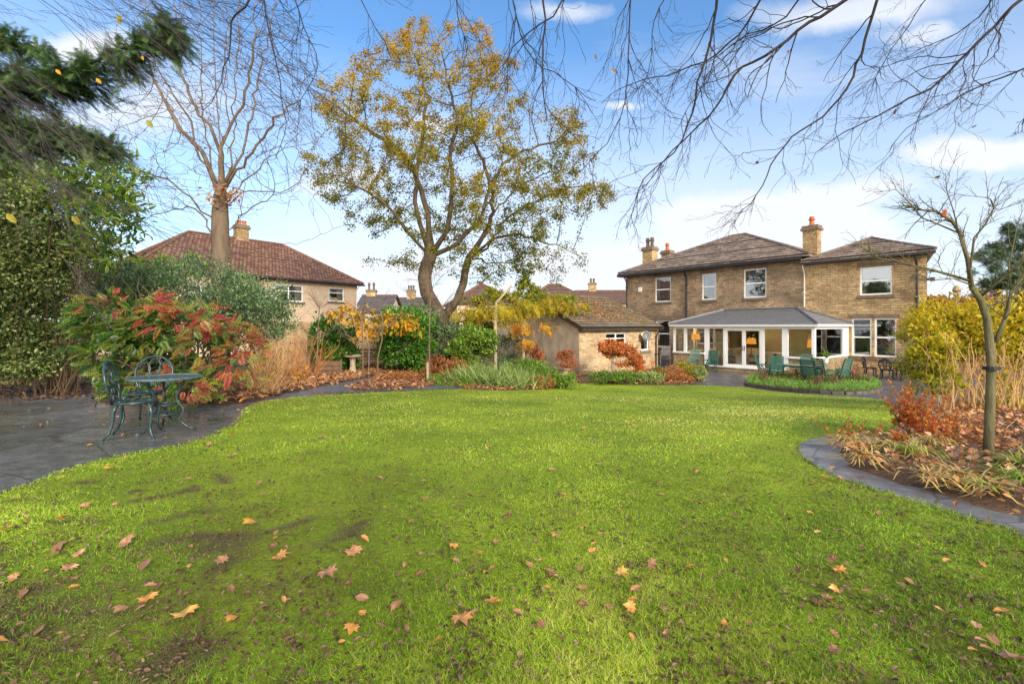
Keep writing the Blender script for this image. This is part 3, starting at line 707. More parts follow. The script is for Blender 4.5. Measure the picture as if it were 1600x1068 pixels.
TERR = [(-5.2,2.8),(-16,2.8),(-18,9)]+GP([(0,598),(60,597),(130,598),(180,610),(230,628),(330,634),(400,626),(470,608),(500,599),(432,596),(432,586),(500,588),(560,592),(600,598),(640,603),(660,603),(700,596),(740,603),(800,612),(640,640),(460,650),(400,680),(200,740)])
sheet('terrace', TERR, .012, M['terrace'], smooth=1)
PATH = GP([(1420,640),(1403,684),(1340,682),(1279,684),(1243,696),(1254,717),(1290,741),(1358,766),(1424,787),(1529,821),(1600,842)])+[(3.9,2.4),(5.2,2.2),(6.5,5),(8,9)]
sheet('path', PATH, .018, M['slate_path'], smooth=1)
sheet('path', GP([(92,604),(150,598),(150,589),(104,592)]), .03, M['slate_path'], smooth=1)
BED = GP([(1403,688),(1332,690),(1296,706),(1319,731),(1358,747),(1424,764),(1489,785),(1555,803),(1600,812)])+[(4.3,2.6),(9,2.6),(16,9),(14,13)]+GP([(1520,606),(1470,625),(1440,655)])
sheet('flower_bed', BED, .02, M['soil'], smooth=1, mound=.07, skirt=.01)
BEDM = GP([(905,604),(860,609),(790,612),(730,611),(700,600),(640,609),(600,612),(536,612),(560,600),(600,590)])+[(-4.5,24),(3.3,24)]+GP([(905,590)])
sheet('flower_bed', BEDM, .014, M['soil'], smooth=1, mound=.05)
BEDG = GP([(925,599),(960,601),(1020,603),(1075,603),(1100,596),(1095,584),(1050,582)])+[(8.2,27.0),(3.8,23.9)]
sheet('flower_bed', BEDG, .034, M['soil'], smooth=1, mound=.05)
BEDL = GP([(330,636),(290,622),(260,600)])+[(-7,17),(-5,18)]+GP([(520,601),(475,612),(400,628)])
sheet('flower_bed', BEDL, .014, M['soil'], smooth=1, mound=.06)

# ------------------------------------------------------------------ grass
def pnoise(x, y, s, z=0.): return np.array([mnoise.noise(Vector((a*s, b*s, z))) for a, b in zip(x, y)])
# coarse lookup so a large number of blades stays quick
gxn = np.arange(-14, 16, .08); gyn = np.arange(0, 24, .08)
def field(s, z): 
    XX, YY = np.meshgrid(gxn, gyn); return pnoise(XX.ravel(), YY.ravel(), s, z).reshape(XX.shape)
FA = .8*field(2.6, 1.)+.8*field(7.0, 9.); FB = field(.35, 3.)+.5*field(1.1, 5.); FC = field(5.8, 2.)+.5*field(3.1, 7.)
def look(Fd, x, y): return Fd[np.clip(((y-gyn[0])/.08).astype(int), 0, Fd.shape[0]-1), np.clip(((x-gxn[0])/.08).astype(int), 0, Fd.shape[1]-1)]
LW = chaikin(LAWN, 1)
def lawn_points(n, ylo=1.2, yhi=21., pw=2.0):
    """random lawn points, denser close to the terrace where blades are seen singly"""
    out = []
    while sum(len(o) for o in out) < n:
        m = n; u = rng.random(m); y = 1/((1/ylo)*(1-u)+(1/yhi)*u); x = (rng.uniform(-1.18, 1.18, m))*y*800/F
        k = inpoly(x, y, LW); out.append(np.stack([x[k], y[k]], 1))
    return np.concatenate(out)[:n]
def baremask(x, y):
    return (.7*look(FA, x, y)-.15*sst(np.hypot(x+1.5, y)/7+.25)+.52*sst((-x-.45*y+1.9)/2.8)*sst((6.3-y)/4))
sheet('lawn', LAWN, .030, M['turf'], step=.2, smooth=1, skirt=.03, rfun=lambda x, y: .62*sst((baremask(x, y)-.08)/.5))
NB = 620000
p = lawn_points(NB); x, y = p.T
bare = baremask(x, y)     # worn towards the near left corner
keep = rng.random(len(x)) > np.maximum(sst((bare-.14)/.45)*.72, .5*sst((.02-look(FC, x, y))/.35)); x, y = x[keep], y[keep]; n = len(x)
d = np.sqrt(x*x+y*y); wd = np.maximum(.0019, d*.00086)*rng.uniform(.7, 1.4, n); L = rng.uniform(.011, .029, n)*(1+.5*look(FB, x, y)+.8*look(FC, x, y))*np.clip(1.15-.02*d, .7, 1.1)
big = rng.random(n) < .04; L[big] *= 1.7
L = np.clip(L, .012, .09)
ax = unit(np.stack([rng.normal(size=n)*.75, rng.normal(size=n)*.75, np.ones(n)*.75], 1)); hint = unit(np.stack([rng.normal(size=n), rng.normal(size=n), np.zeros(n)], 1))
fr = frames(ax, hint); fr2 = fr.copy(); fr2[:, :, 0] *= (wd/L)[:, None]
pos = np.stack([x, y, g(x, y)+.028], 1)
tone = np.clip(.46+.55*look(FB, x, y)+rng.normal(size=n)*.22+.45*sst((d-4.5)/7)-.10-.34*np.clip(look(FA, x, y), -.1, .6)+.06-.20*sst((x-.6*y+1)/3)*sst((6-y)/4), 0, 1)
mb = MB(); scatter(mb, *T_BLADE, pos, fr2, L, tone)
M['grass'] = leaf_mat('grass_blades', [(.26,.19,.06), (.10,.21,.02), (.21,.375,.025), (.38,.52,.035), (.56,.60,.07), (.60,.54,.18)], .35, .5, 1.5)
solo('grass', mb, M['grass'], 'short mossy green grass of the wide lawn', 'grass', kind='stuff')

# rotted and dry leaf litter, too many to count
def flat_frames(n, tilt=.35):
    nm = unit(np.stack([rng.normal(size=n)*tilt, rng.normal(size=n)*tilt, np.ones(n)], 1)); a = rng.uniform(0, 2*math.pi, n); ax = np.stack([np.cos(a), np.sin(a), np.zeros(n)], 1)
    ax = unit(ax-nm*(ax*nm).sum(1)[:, None]); sd = np.cross(ax, nm); return np.stack([sd, ax, nm], -1)
mb = MB(); p = lawn_points(19000, 1.5, 19); x, y = p.T
k = rng.random(len(x)) < .25+.75*sst((look(FA, x*.8, y*.8)+.25)/.5); x, y = x[k], y[k]; n = len(x)
scatter(mb, *T_OVAL, np.stack([x, y, g(x, y)+.042], 1), flat_frames(n, .5), rng.uniform(.008, .034, n), rng.random(n)**1.5*.8)
solo('leaf_litter', mb, M['l_dark'], 'small dark rotted leaves scattered through the grass', 'leaf litter', kind='stuff')
def litter(poly, n, size, T=T_OAKLEAF, zoff=.05, lo=0, hi=1, layers=.05, mat='l_litter', label='brown leaf litter', mb=None):
    poly = chaikin(poly, 1); a, b = poly.min(0), poly.max(0); P_ = []
    while sum(map(len, P_)) < n:
        q = rng.uniform(a, b, (n, 2)); P_.append(q[inpoly(q[:, 0], q[:, 1], poly)])
    q = np.concatenate(P_)[:n]; mb_ = mb or MB()
    scatter(mb_, *T, np.c_[q, g(q[:, 0], q[:, 1])+zoff+rng.random(n)*layers], flat_frames(n, .6), size*rng.uniform(.6, 1.3, n), rng.uniform(lo, hi, n))
    if mb is None: solo('leaf_litter', mb_, M[mat], label, 'leaf litter', kind='stuff')
nearbed = GP([(1403,688),(1332,690),(1296,706),(1319,731),(1358,747),(1424,764),(1489,785),(1555,803),(1600,812)])+[(4.6,2.8),(8,4.5),(10,9)]+GP([(1500,640),(1440,655)])
mb = MB(); litter(nearbed, 1500, .08, T_MAPLE, .10, .3, .95, .05, mb=mb); litter(nearbed, 3200, .06, T_OVAL, .10, 0, 1, .06, mb=mb)
solo('leaf_litter', mb, M['l_litter'], 'thick brown and orange leaf litter covering the bed around the young tree', 'leaf litter', kind='stuff')
litter(BEDL, 3800, .12, T_OAKLEAF, .08, 0, .9, .08, label='orange-brown leaf litter heaped beneath the red-leaved shrub and twiggy bush')
M['path_grey'] = paving('grey_path', (.10,.10,.105), (.20,.195,.20), (.06,.055,.05), 1.2, (.2,.5), .02)
sheet('path', GP([(385,636),(400,631),(470,623),(540,614),(640,611),(735,606),(735,599),(700,598),(650,605),(600,607),(548,609),(545,603),(600,594),(560,590),(430,585),(430,595),(525,600),(480,611),(400,626),(380,634)]), .022, M['path_grey'], smooth=1)
lb2 = GP([(432,583),(560,586),(640,594),(700,592),(740,590)])+[(-1.,24.),(-9,21)]
litter(lb2, 5200, .13, T_OAKLEAF, .04, .05, .8, .05, label='rust-coloured leaf litter around the bird bath and thin saplings')
mb = MB(); litter(BEDM, 4200, .12, T_OAKLEAF, .07, 0, .75, .05, mb=mb); litter(BEDG, 1500, .12, T_OAKLEAF, .09, .1, .8, .05, mb=mb)
solo('leaf_litter', mb, M['l_litter'], 'brown leaf litter between the plants of the far border', 'leaf litter', kind='stuff')
lb4 = [(-9,9.5),(-14,9),(-17,13),(-8,15)]+GP([(230,632),(330,638)])
litter(lb4, 2600, .09, T_OVAL, .03, 0, .6, .04, mat='l_dark', label='dark wet leaf litter at the back edge of the terrace')
for poly, nn, lab in ((TERR, 420, 'odd brown leaf litter strewn over the dark terrace'), (PATIO, 260, 'few brown leaves strewn over the patio paving'), (PATH, 150, 'leaf litter scattered on the slate path edging')):
    litter(poly, nn, .06, T_OAKLEAF, .026, .1, .9, .004, label=lab)

# leaves one can count on the lawn
def leaf_thing(pos, kind, size, tone, label, group, yaw, proto={}):
    key = (kind, round(tone, 1))
    if key not in proto:
        mb = MB(); T = {'maple': T_MAPLE, 'oval': T_OVAL, 'oak': T_OAKLEAF}[kind]; v = T[0].copy(); v[:, 2] += .16*np.sin(3*v[:, 0]+1)*v[:, 1]+.18*v[:, 0]**2
        for q in T[1]: pass
        scatter(mb, v, T[1], np.zeros((1, 3)), np.eye(3)[None], 1., np.array([tone]))
        o = mesh_obj('fallen_leaf', mb, M['l_fallen'], False); proto[key] = o.data; 
    else: o = bpy.data.objects.new('fallen_leaf', proto[key]); COL.objects.link(o)
    o.location = [float(q) for q in pos]; o.scale = (size,)*3; o.rotation_euler = (random.gauss(0, .22), random.gauss(0, .22), yaw)
    setp(o, label, 'leaf', group)
M['l_fallen'] = leaf_mat('single_fallen_leaves', [(.22,.09,.05), (.36,.175,.09), (.48,.24,.11), (.60,.26,.06), (.68,.34,.04), (.60,.46,.22)], .15, .4, spec=.5)
hand = [(15,1024,.8,'oval',.16,'long yellow fallen leaf at the bottom left corner'),(287,985,1.,'maple',.13,'pale cream pointed maple leaf near the bottom left'),(228,960,.75,'maple',.10,'orange and pink folded leaf just left of the pale cream one'),
 (180,741,.72,'maple',.13,'bright orange leaf near the edge of the dark terrace'),(399,828,.85,'maple',.12,'pair of tan and yellow leaves lying together left of centre'),(205,862,.35,'maple',.14,'broad pinkish brown leaf in the worn grass on the left'),
 (92,862,.15,'oval',.15,'purple brown leaf in the worn grass nearest the left edge'),(220,910,.1,'oval',.15,'dull wine-red leaf curled in the grass on the left'),(348,897,.3,'maple',.09,'small pink-brown star leaf left of the orange one'),
 (432,888,.6,'maple',.10,'small peach-orange maple leaf in the near lawn'),(505,908,.4,'maple',.13,'long pinkish maple leaf on near lawn beside a two-tone leaf'),(553,885,.5,'maple',.12,'two-tone pink and orange maple leaf near the centre left'),
 (962,910,.95,'maple',.11,'pale beige maple leaf standing out right of centre'),(716,980,.6,'maple',.12,'salmon-orange maple leaf near the bottom centre'),(763,962,.65,'maple',.10,'upright orange leaf just right of the salmon maple leaf'),
 (707,864,.65,'maple',.07,'small bright rust leaf in the centre of the lawn'),(554,952,.3,'oval',.10,'dull pink oval leaf below the two-tone maple leaf'),(915,940,.45,'maple',.08,'tan and rust leaf beside dark rotted leaves'),
 (860,938,.6,'oval',.05,'small orange curled leaf left of the tan and rust leaf'),(1560,1050,.35,'maple',.14,'large pink-brown leaf at the bottom right corner'),(1525,1003,.45,'oval',.10,'brown sliver of leaf above the bottom right corner'),
 (40,938,.25,'oval',.09,'small dark red leaf low on the left side of the lawn'),(164,1021,.5,'oval',.08,'small orange-red leaf at the lower left beside grey leaves'),(97,823,.7,'maple',.11,'orange leaf on bare soil below the terrace'),
 (497,1044,.1,'oval',.13,'brown folded leaf at the bottom edge left of centre'),(283,712,.7,'oval',.07,'small orange leaf on the grass close to the garden table'),(359,722,.35,'maple',.12,'crumpled brown leaf where the lawn meets the terrace'),
 (445,962,.6,'oval',.06,'little peach oval leaf near the bottom left centre'),(1295,757,.65,'maple',.08,'rust-orange leaf at the edge of the slate path'),(1372,818,.4,'oval',.08,'brown leaf in the grass below the slate path')]
for px, py, tone, kind, size, lab in hand:
    q = G(px, py); leaf_thing(q+np.array([0, 0, .062]), kind, size*.72, tone*.85, lab, None, random.uniform(0, 6.28))
q = lawn_points(235, 1.9, 13.); 
for k, (x, y) in enumerate(q):
    ty = k % 3; kind = ('maple', 'oak', 'oval')[ty]; tone = (.05, .2, .35, .55)[(k//3) % 4]; tn = ('dull purple-brown', 'brown', 'light orange-brown', 'orange')[(k//3) % 4]
    leaf_thing((x, y, float(g(x, y))+.055), kind, random.uniform(.03, .068), tone, 'one of many small %s %s leaves fallen on the lawn' % (tn, {'maple': 'lobed maple', 'oak': 'wavy oak', 'oval': 'oval'}[kind]), 'small fallen leaves on the lawn', random.uniform(0, 6.28))
# ------------------------------------------------------------------ buildings
class Fr:
    def __init__(s, x, y, z, dx, dy): s.o = (x, y, z); s.dx, s.dy = dx, dy; s.rz = math.atan2(dy, dx)
    def lx(s, px, ly=0.):
        c = (px-CX)/F; X0 = s.o[0]-s.dy*ly; Y0 = s.o[1]+s.dx*ly; return (Y0*c-X0)/(s.dx-s.dy*c)
    def lz(s, px, py, ly=0.):
        x = s.lx(px, ly); Y = s.o[1]+s.dx*ly+s.dy*x; return (HY-py)/F*Y+EYE-s.o[2]
def downpipe(root, x, y, z0, z1, mat='gutter', r=.045, name='downpipe'):
    mb = MB(); mb.tube([(x, y-.32, z1), (x, y-.30, z1-.15), (x, y-.07, z1-.45), (x, y-.06, z1-.8), (x, y-.06, z0)], r, 8)
    for z in np.arange(z0+.8, z1-.6, 1.5): mb.bb(x-.07, x+.07, y-.12, y-.003, z-.03, z+.03)
    return part(root, name, mb, M[mat])
def chimney(root, parent, x, y, z0, z1, w, d, pots, mat, potmat, cap=True):
    mb = MB(); mb.bb(x-w/2, x+w/2, y-d/2, y+d/2, z0, z1); c = part(root, 'chimney', mb, M[mat]); 
    if parent is not None: c.parent = parent
    if parent is None:
        mb = MB(); mb.bb(x-w/2-.09, x+w/2+.09, y-d/2-.09, y+d/2+.09, z1+.002, z1+.14); mb.bb(x-w/2-.04, x+w/2+.04, y-d/2-.04, y+d/2+.04, z1+.142, z1+.28)
        q = part(root, 'chimney_cap', mb, M['stone_trim']); q.parent = c
        for dx, h in pots:
            mb = MB(); mb.lathe((x+dx, y, z1+.27), [(.0,0),(.17,0),(.18,.08),(.13,.12),(.12,h*.6),(.17,h*.66),(.17,h*.78),(.12,h*.82),(.14,h),(.10,h),(.1,h-.1),(0,h-.1)], 12)
            q = part(root, 'chimney_pot', mb, M[potmat]); q.parent = c
    else:
        mb.bb(0,0,0,0,0,0)
    return c
H = Fr(8.69, 36.4, -1.12, .627, -.779)
house = thing('stone_house', 'two-storey stone house with brown hipped roofs behind the white conservatory', 'house', H.o, H.rz)
L1 = H.lx(1256); L2 = H.lx(1448.6); ZE, ZW = 6.27, 5.91
def wz(x0, x1, z0, z1): return (x0, x1, z0, z1)
W = [(H.lx(1023.5), H.lx(1048), 4.14, 5.88), (H.lx(1096.8), H.lx(1119), 4.14, 5.86), (H.lx(1162), H.lx(1197.3), 4.14, 5.9), (H.lx(1025), H.lx(1047), .93, 2.83)]
DO = (H.lx(1140), H.lx(1185), .28, 2.35)
mb = MB(); wall_face(mb, 0, L1, -.1, ZE, 0, W+[DO])
mb.quad((0,0,-.1),(0,0,ZE),(0,10,ZE),(0,10,-.1)); mb.quad((L1,.02,ZE),(L1,.02,-.1),(L1,10,-.1),(L1,10,ZE)); mb.quad((0,10,-.1),(0,10,ZE),(L1,10,ZE),(L1,10,-.1))
part(house, 'wall', mb, M['stone_house'])
mb = MB(); mb.bb(.3, L1-.3, .35, 9.6, 3.2, 3.4); mb.bb(.3, L1-.3, .35, 9.6, 6.05, 6.12); mb.bb(.3, L1-.3, .35, 9.6, .05, .15)
for xx in (4.6, 7.9): mb.bb(xx, xx+.15, .35, 6, .16, 6.04)
mb.bb(.3, L1-.3, 4.6, 4.75, .16, 6.04); part(house, 'interior', mb, M['room'])
WW = [(H.lx(1343.3), H.lx(1393.8), 4.02, 5.46), (H.lx(1330.6), H.lx(1361.8), .885, 2.83), (H.lx(1366.3), H.lx(1400.8), .885, 2.83)]
mb = MB(); wall_face(mb, L1, L2, -.1, ZW, 0, WW); LB = L2-1.45; mb.quad((L2,0,-.1),(LB,7.5,-.1),(LB,7.5,ZW),(L2,0,ZW)); mb.quad((L1,7.5,-.1),(L1,7.5,ZW),(LB,7.5,ZW),(LB,7.5,-.1))
part(house, 'wing_wall', mb, M['stone_wing'])
mb = MB(); mb.bb(L1+.3, L2-1.5, .4, 7, 3.2, 3.4); mb.bb(L1+.3, L2-1.5, .4, 7, 5.75, 5.82); mb.bb(L1+.3, L2-1.0, 3.6, 3.7, .1, 5.7); part(house, 'interior', mb, M['room'])
for k, o in enumerate(W): window(house, *o, 0, 'sash', curtains=[(-1, .3), (1, .22)] if k in (0, 1, 2) else [(-1, .2)])
window(house, *WW[0], 0, 'sash', blind=.42, curtains=[(-1,.25),(1,.25)]); window(house, *WW[1], 0, 'sash', sill=0); window(house, *WW[2], 0, 'sash', sill=0)
mb = MB(); mb.bb(WW[1][0]-.2, WW[2][1]+.3, -.08, .05, .70, .88); part(house, 'long_sill', mb, M['stone_trim'])
mb = MB()
for xx in np.arange(0, L1-.1, .92): mb.bb(0,0,0,0,0,0) if False else None
r = hip_roof(house, 0, L1, 0, 10, ZE+.12, 2.62, .42, 6.05, 6.05, .42, M['slate_house'], M['ridge'], .085)
wr = hip_roof(house, L1+.35, L2, 0, 7.2, ZW+.10, 1.28, .38, 3.0, 3.0, .42, M['slate_house'], M['ridge'], .085, axis='y')
for o_ in (wr, wr.children[0]):      # the side wall of the wing is not square to its front
    n_ = len(o_.data.vertices); c_ = np.empty(n_*3, np.float32); o_.data.vertices.foreach_get('co', c_); c_ = c_.reshape(-1, 3)
    c_[:, 0] -= .22*(c_[:, 1]+.38)*np.clip((c_[:, 0]-L1)/(L2-L1), 0, 1.1); o_.data.vertices.foreach_set('co', c_.ravel()); o_.data.update()
mb = MB(); mb.bb(-.40, L1+.02, -.40, -.06, ZE-.10, ZE-.0); mb.bb(-.46, L1+.06, -.50, -.40, ZE-.13, ZE+.06); mb.bb(-.50,-.40,-.40,9,ZE-.13,ZE+.02); part(house, 'gutter', mb, M['gutter'])
mb = MB(); mb.bb(L1+.03, L2+.30, -.34, -.05, ZW-.06, ZW-.0); mb.bb(L1+.0, L2+.38, -.44, -.345, ZW-.07, ZW+.04); part(house, 'wing_gutter', mb, M['gutter'])
downpipe(house, H.lx(1073), 0, 2.9, ZE-.1, r=.06); downpipe(house, H.lx(1433), 0, 0, ZW-.1); downpipe(house, .12, 0, 0, ZE-.1, r=.04)
downpipe(house, L1+.05, 0, 3.5, ZW-.05, 'pipe_white', .035)
mb = MB(); xx = H.lx(1001); mb.bb(xx-.13, xx+.13, -.12, -.003, 4.95, 5.28); part(house, 'alarm_box', mb, M['upvc'])
mb = MB(); mb.bb(L2-.02, L2+.10, .02, .12, 4.6, 4.7); mb.bb(L2+.10, L2+.26, -.02, .16, 4.56, 4.74); part(house, 'security_light', mb, M['gutter'])
for x_, y_, z1, w_, pots, mt in ((.55, 2.3, 8.3, .9, [(-.2,.75),(.2,.75)], 'pot_dark'), (.6, 4.6, 8.25, .75, [(0,.62)], 'pot_red'), (L1-.25, 1.9, 8.05, .78, [(0,.55)], 'pot_red')):
    chimney(house, None, x_, y_, ZE, z1, w_, w_*.8, pots, 'stone_wing', mt)

# conservatory
YF = -4.66; XA, XB = H.lx(1052, YF), 14.45; ZC = 2.51; SILL = .96; TH = .27
cons = thing('conservatory', 'long white-framed conservatory with grey roof, lamps lit inside', 'conservatory', H.o, H.rz)
mb = MB(); mb.bb(XA+.1, XB-.1, YF+.1, -.01, TH-.12, TH-.02); part(cons, 'floor', mb, M['room_floor'])
dL, dR = H.lx(1104.5, YF), H.lx(1226, YF)
mb = MB(); mb.bb(XA, dL, YF+.03, YF+.25, 0, SILL-.09); mb.bb(dR, XB, YF+.03, YF+.25, 0, SILL-.09); mb.bb(XB-.25, XB, YF+.252, -.003, 0, SILL-.09); mb.bb(XA, XA+.25, YF+.252, -.003, 0, SILL-.09); mb.bb(dL, dR, YF+.06, YF+.28, 0, TH-.05); part(cons, 'plinth', mb, M['plinth'])
mb = MB(); mb.bb(dL+.7, dR-.3, YF-.45, YF+.02, 0, .15); part(cons, 'door_step', mb, M['plinth'])
mb = MB(); fz = ZC-.22
posts = [H.lx(1052, YF)+.05, H.lx(1070.5, YF), H.lx(1104, YF), H.lx(1131.8, YF), H.lx(1193, YF)-.04, H.lx(1226.5, YF), H.lx(1275, YF)-.02]
def fpost(x, w=.09, z0=SILL): mb.bb(x-w, x+w, YF, YF+.12, z0, fz)
fpost(posts[0], .06); fpost(posts[1], .09); fpost(posts[2], .13, TH); fpost(posts[3], .07, TH); fpost(posts[4], .07, TH); fpost(posts[5], .14, TH); 
mb.bb(XB-.14, XB, YF, YF+.14, SILL-.09, fz)
mb.bb(XA, XB, YF-.01, YF+.13, fz, ZC-.004); mb.bb(XA-.02, dL-.14, YF-.05, YF+.14, SILL-.088, SILL-.0); mb.bb(dR+.17, XB-.142, YF-.05, YF+.14, SILL-.088, SILL)
mb.bb(dL+.132, dR-.17, YF-.03, YF+.12, TH-.05, TH+.03)
# side wall frames
ys = [YF+.14, -.85]
mb.bb(XB-.12, XB, -.85, -.004, SILL, fz); mb.bb(XB-.13, XB+.01, YF+.132, -.004, fz, ZC-.004); mb.bb(XB-.14, XB+.03, YF+.142, -.004, SILL-.088, SILL)
mb.bb(XA, XA+.12, -.12, -.004, SILL, fz); mb.bb(XA-.01, XA+.13, YF+.132, -.004, fz, ZC-.004); mb.bb(XA-.03, XA+.13, YF+.142, -.004, SILL-.088, SILL); mb.bb(XA,XA+.12,-2.5,-2.3,SILL,fz)
part(cons, 'frame', mb, M['upvc'])
mb = MB(); xm = H.lx(1283, YF); mb.bb(XA-.18, XB+.18, YF-.2, YF-.012, ZC-.10, ZC+.03); mb.bb(XB+.015, XB+.18, YF-.01, -.01, ZC-.10, ZC+.03); mb.bb(XA-.18, XA-.015, YF-.01, -.01, ZC-.10, ZC+.03); part(cons, 'gutter', mb, M['upvc'])
def pane(x0, x1, z0, z1, y=YF+.05): 
    m_ = MB(); m_.bb(x0, x1, y, y+.012, z0, z1); part(cons, 'pane', m_, M['glass_cons'])
for a, b in ((0,1),(1,2)): pane(posts[a]+.05, posts[b]-.07, SILL, fz)
pane(posts[5]+.16, XB-.13, SILL, fz); mb = MB(); xs_ = H.lx(1273.5, YF)
pane(posts[2]+.12, posts[3]-.06, TH+.03, fz); pane(posts[4]+.06, posts[5]-.16, TH+.03, fz)
for a, b in zip(ys[:-1], ys[1:]): m_ = MB(); m_.bb(XB-.07, XB-.058, a+.0, b, SILL, fz); part(cons, 'pane', m_, M['glass_cons'])
# the pair of doors
for a, b, hs in ((posts[3]+.072, H.lx(1162, YF)-.004, 1), (H.lx(1162, YF)+.004, posts[4]-.072, -1)):
    m_ = MB(); z0, z1 = TH+.032, fz-.003; m_.bb(a, a+.09, YF+.01, YF+.08, z0, z1); m_.bb(b-.09, b, YF+.01, YF+.08, z0, z1); m_.bb(a+.09, b-.09, YF+.01, YF+.08, z1-.1, z1); m_.bb(a+.09, b-.09, YF+.01, YF+.08, z0, z0+.12)
    dr = part(cons, 'door', m_, M['upvc']); m_ = MB(); m_.bb(a+.08, b-.08, YF+.04, YF+.05, z0+.1, z1-.08); q = part(cons, 'pane', m_, M['glass_cons']); q.parent = dr
    m_ = MB(); hx = b-.045 if hs > 0 else a+.045; m_.bb(hx-.02, hx+.02, YF-.006, YF+.009, 1.15, 1.4); m_.tube([(hx, YF-.01, 1.3), (hx, YF-.05, 1.3), (hx-.1*hs, YF-.05, 1.3)], .012, 6); q = part(cons, 'handle', m_, M['lead']); q.parent = dr
mb = MB(); z0, z1 = ZC+.035, 3.44; A = (XA-.2, YF-.24, z0); B = (XB+.22, YF-.24, z0); C_ = (XB+.22, -.005, z0); D = (XA-.2, -.005, z0); R1 = (7.73, -.005, z1); R2 = (11.98, -.005, z1)
roof_plane(mb, [A, B, R2, R1], .13, .012); roof_plane(mb, [B, C_, R2], .13, .012); roof_plane(mb, [D, A, R1], .13, .012)
cr = part(cons, 'roof', mb, M['roof_cons'], attrs=True)
mb = MB()
for a, b in ((A, R1), (B, R2)): a = np.array(a); b = np.array(b); mb.tube([a+[0,0,.03], b+[0,0,.03]], .06, 6)
mb.bar(np.array(R1)+[0,-.05,.05], np.array(R2)+[0,-.05,.05], .14, .05); mb.bar(np.array(R2)+[0,-.03,.06], np.array(C_)+[0,-.03,.06], .10, .05); q = part(cons, 'ridge_capping', mb, M['lead']); q.parent = cr
mb = MB(); mb.quad((XA, YF, ZC-.02), (XB, YF, ZC-.02), (XB, 0, ZC-.02), (XA, 0, ZC-.02)); part(cons, 'ceiling', mb, M['upvc'])
mb = MB(); xd = DO
mb.bb(XA+.15, W[3][1]+.05 if W[3][1] > XA else xd[0]-.05, -.05, -.006, TH, ZC-.03); mb.bb(max(XA+.16, W[3][1]+.06), xd[0]-.03, -.05, -.006, TH, ZC-.03); mb.bb(xd[1]+.03, XB-.15, -.05, -.006, TH, ZC-.03); mb.bb(xd[0]-.03, xd[1]+.03, -.05, -.006, 2.36, ZC-.03); part(cons, 'inner_wall', mb, plain('sage_reflection_plaster', (.36,.38,.31), .9, var=.2, sc=.9))  # sage wall colour stands in for the green reflection in the panes
# rooms seen through the glass
def local_thing(name, label, cat, x, y, z, group=None, yaw=0):
    c, s_ = math.cos(H.rz), math.sin(H.rz); return thing(name, label, cat, (H.o[0]+c*x-s_*y, H.o[1]+s_*x+c*y, H.o[2]+z), H.rz+yaw, group)
def lamp(x, y, h, label, r=.22, sh=.3):
    o = local_thing('floor_lamp' if h > 1 else 'table_lamp', label, 'lamp', x, y, TH-.02 if h > 1 else TH+.5)
    mb = MB(); mb.lathe((0,0,0), [(0,0),(.13,0),(.13,.02),(.02,.04),(.02,h-sh),(0,h-sh)], 12); part(o, 'stand', mb, M['wood_dark'])
    mb = MB(); n = 20; a = np.arange(n)*2*math.pi/n
    V = np.concatenate([np.stack([r*np.cos(a), r*np.sin(a), np.full(n, h-sh)], 1), np.stack([.8*r*np.cos(a), .8*r*np.sin(a), np.full(n, h)], 1)]); mb.add(V, [[i, (i+1) % n, n+(i+1) % n, n+i] for i in range(n)]); part(o, 'lamp_shade', mb, M['lamp'])
    l = bpy.data.lights.new('lamp_light', 'POINT'); l.energy = 22; l.color = (1, .55, .2); l.shadow_soft_size = .15; lo = bpy.data.objects.new('lamp_light', l); COL.objects.link(lo); lo.parent = o; lo.location = (0, 0, h+.12)
lamp(H.lx(1087, -3.2), -3.2, 1.72, 'tall lit orange lamp behind the left end windows of the conservatory', .26, .34)
lamp(H.lx(1174, -1.6), -1.6, .95, 'lit orange lamp on a low table seen through the right-hand glass door', .27, .32)
lamp(H.lx(1268, -2.6), -2.6, 1.5, 'lit orange lamp seen beside the right corner panes of the conservatory', .2, .4)
def sofa(x, y, w_, yaw, label, mat='cushion'):
    o = local_thing('armchair' if w_ < 1.2 else 'sofa', label, 'armchair' if w_ < 1.2 else 'sofa', x, y, TH-.02, yaw=yaw)
    m_ = MB(); m_.bb(-w_/2, w_/2, -.4, .4, .1, .32); part(o, 'base', m_, M[mat]); m_ = MB(); m_.bb(-w_/2+.15, w_/2-.15, -.42, .28, .322, .46); part(o, 'seat_cushion', m_, M[mat])
    m_ = MB(); m_.bb(-w_/2+.14, w_/2-.14, .2, .42, .465, .9); part(o, 'backrest', m_, M[mat])
    for s_ in (-1, 1): m_ = MB(); m_.bb(s_*w_/2-.07, s_*w_/2+.07, -.4, .4, .0, .6); part(o, 'armrest', m_, M[mat])
sofa(H.lx(1148, -2.4), -2.2, 1.0, 2.6, 'grey armchair seen through the left-hand glass door'); sofa(H.lx(1175, -.9), -.85, 1.9, 3.3, 'pale sofa below the orange lamp inside the conservatory'); sofa(H.lx(1080, -1.6), -1.6, .9, 1.2, 'tan armchair at the left end inside the conservatory')
tb = local_thing('dining_table', 'small glass-topped table inside the conservatory right of the doors', 'table', H.lx(1212, -2.2), -2.2, TH-.02)
m_ = MB(); m_.lathe((0,0,.72), [(0,0),(.55,0),(.55,.03),(0,.03)], 20); part(tb, 'tabletop', m_, M['white_plastic']); m_ = MB(); m_.lathe((0,0,0), [(0,0),(.3,0),(.05,.06),(.05,.72),(0,.72)], 12); part(tb, 'pedestal', m_, M['wood_dark'])
pt = local_thing('house_plant', 'green potted plant on the sill behind the right corner pane', 'plant', H.lx(1290, -3.4), -3.4, SILL-.3)
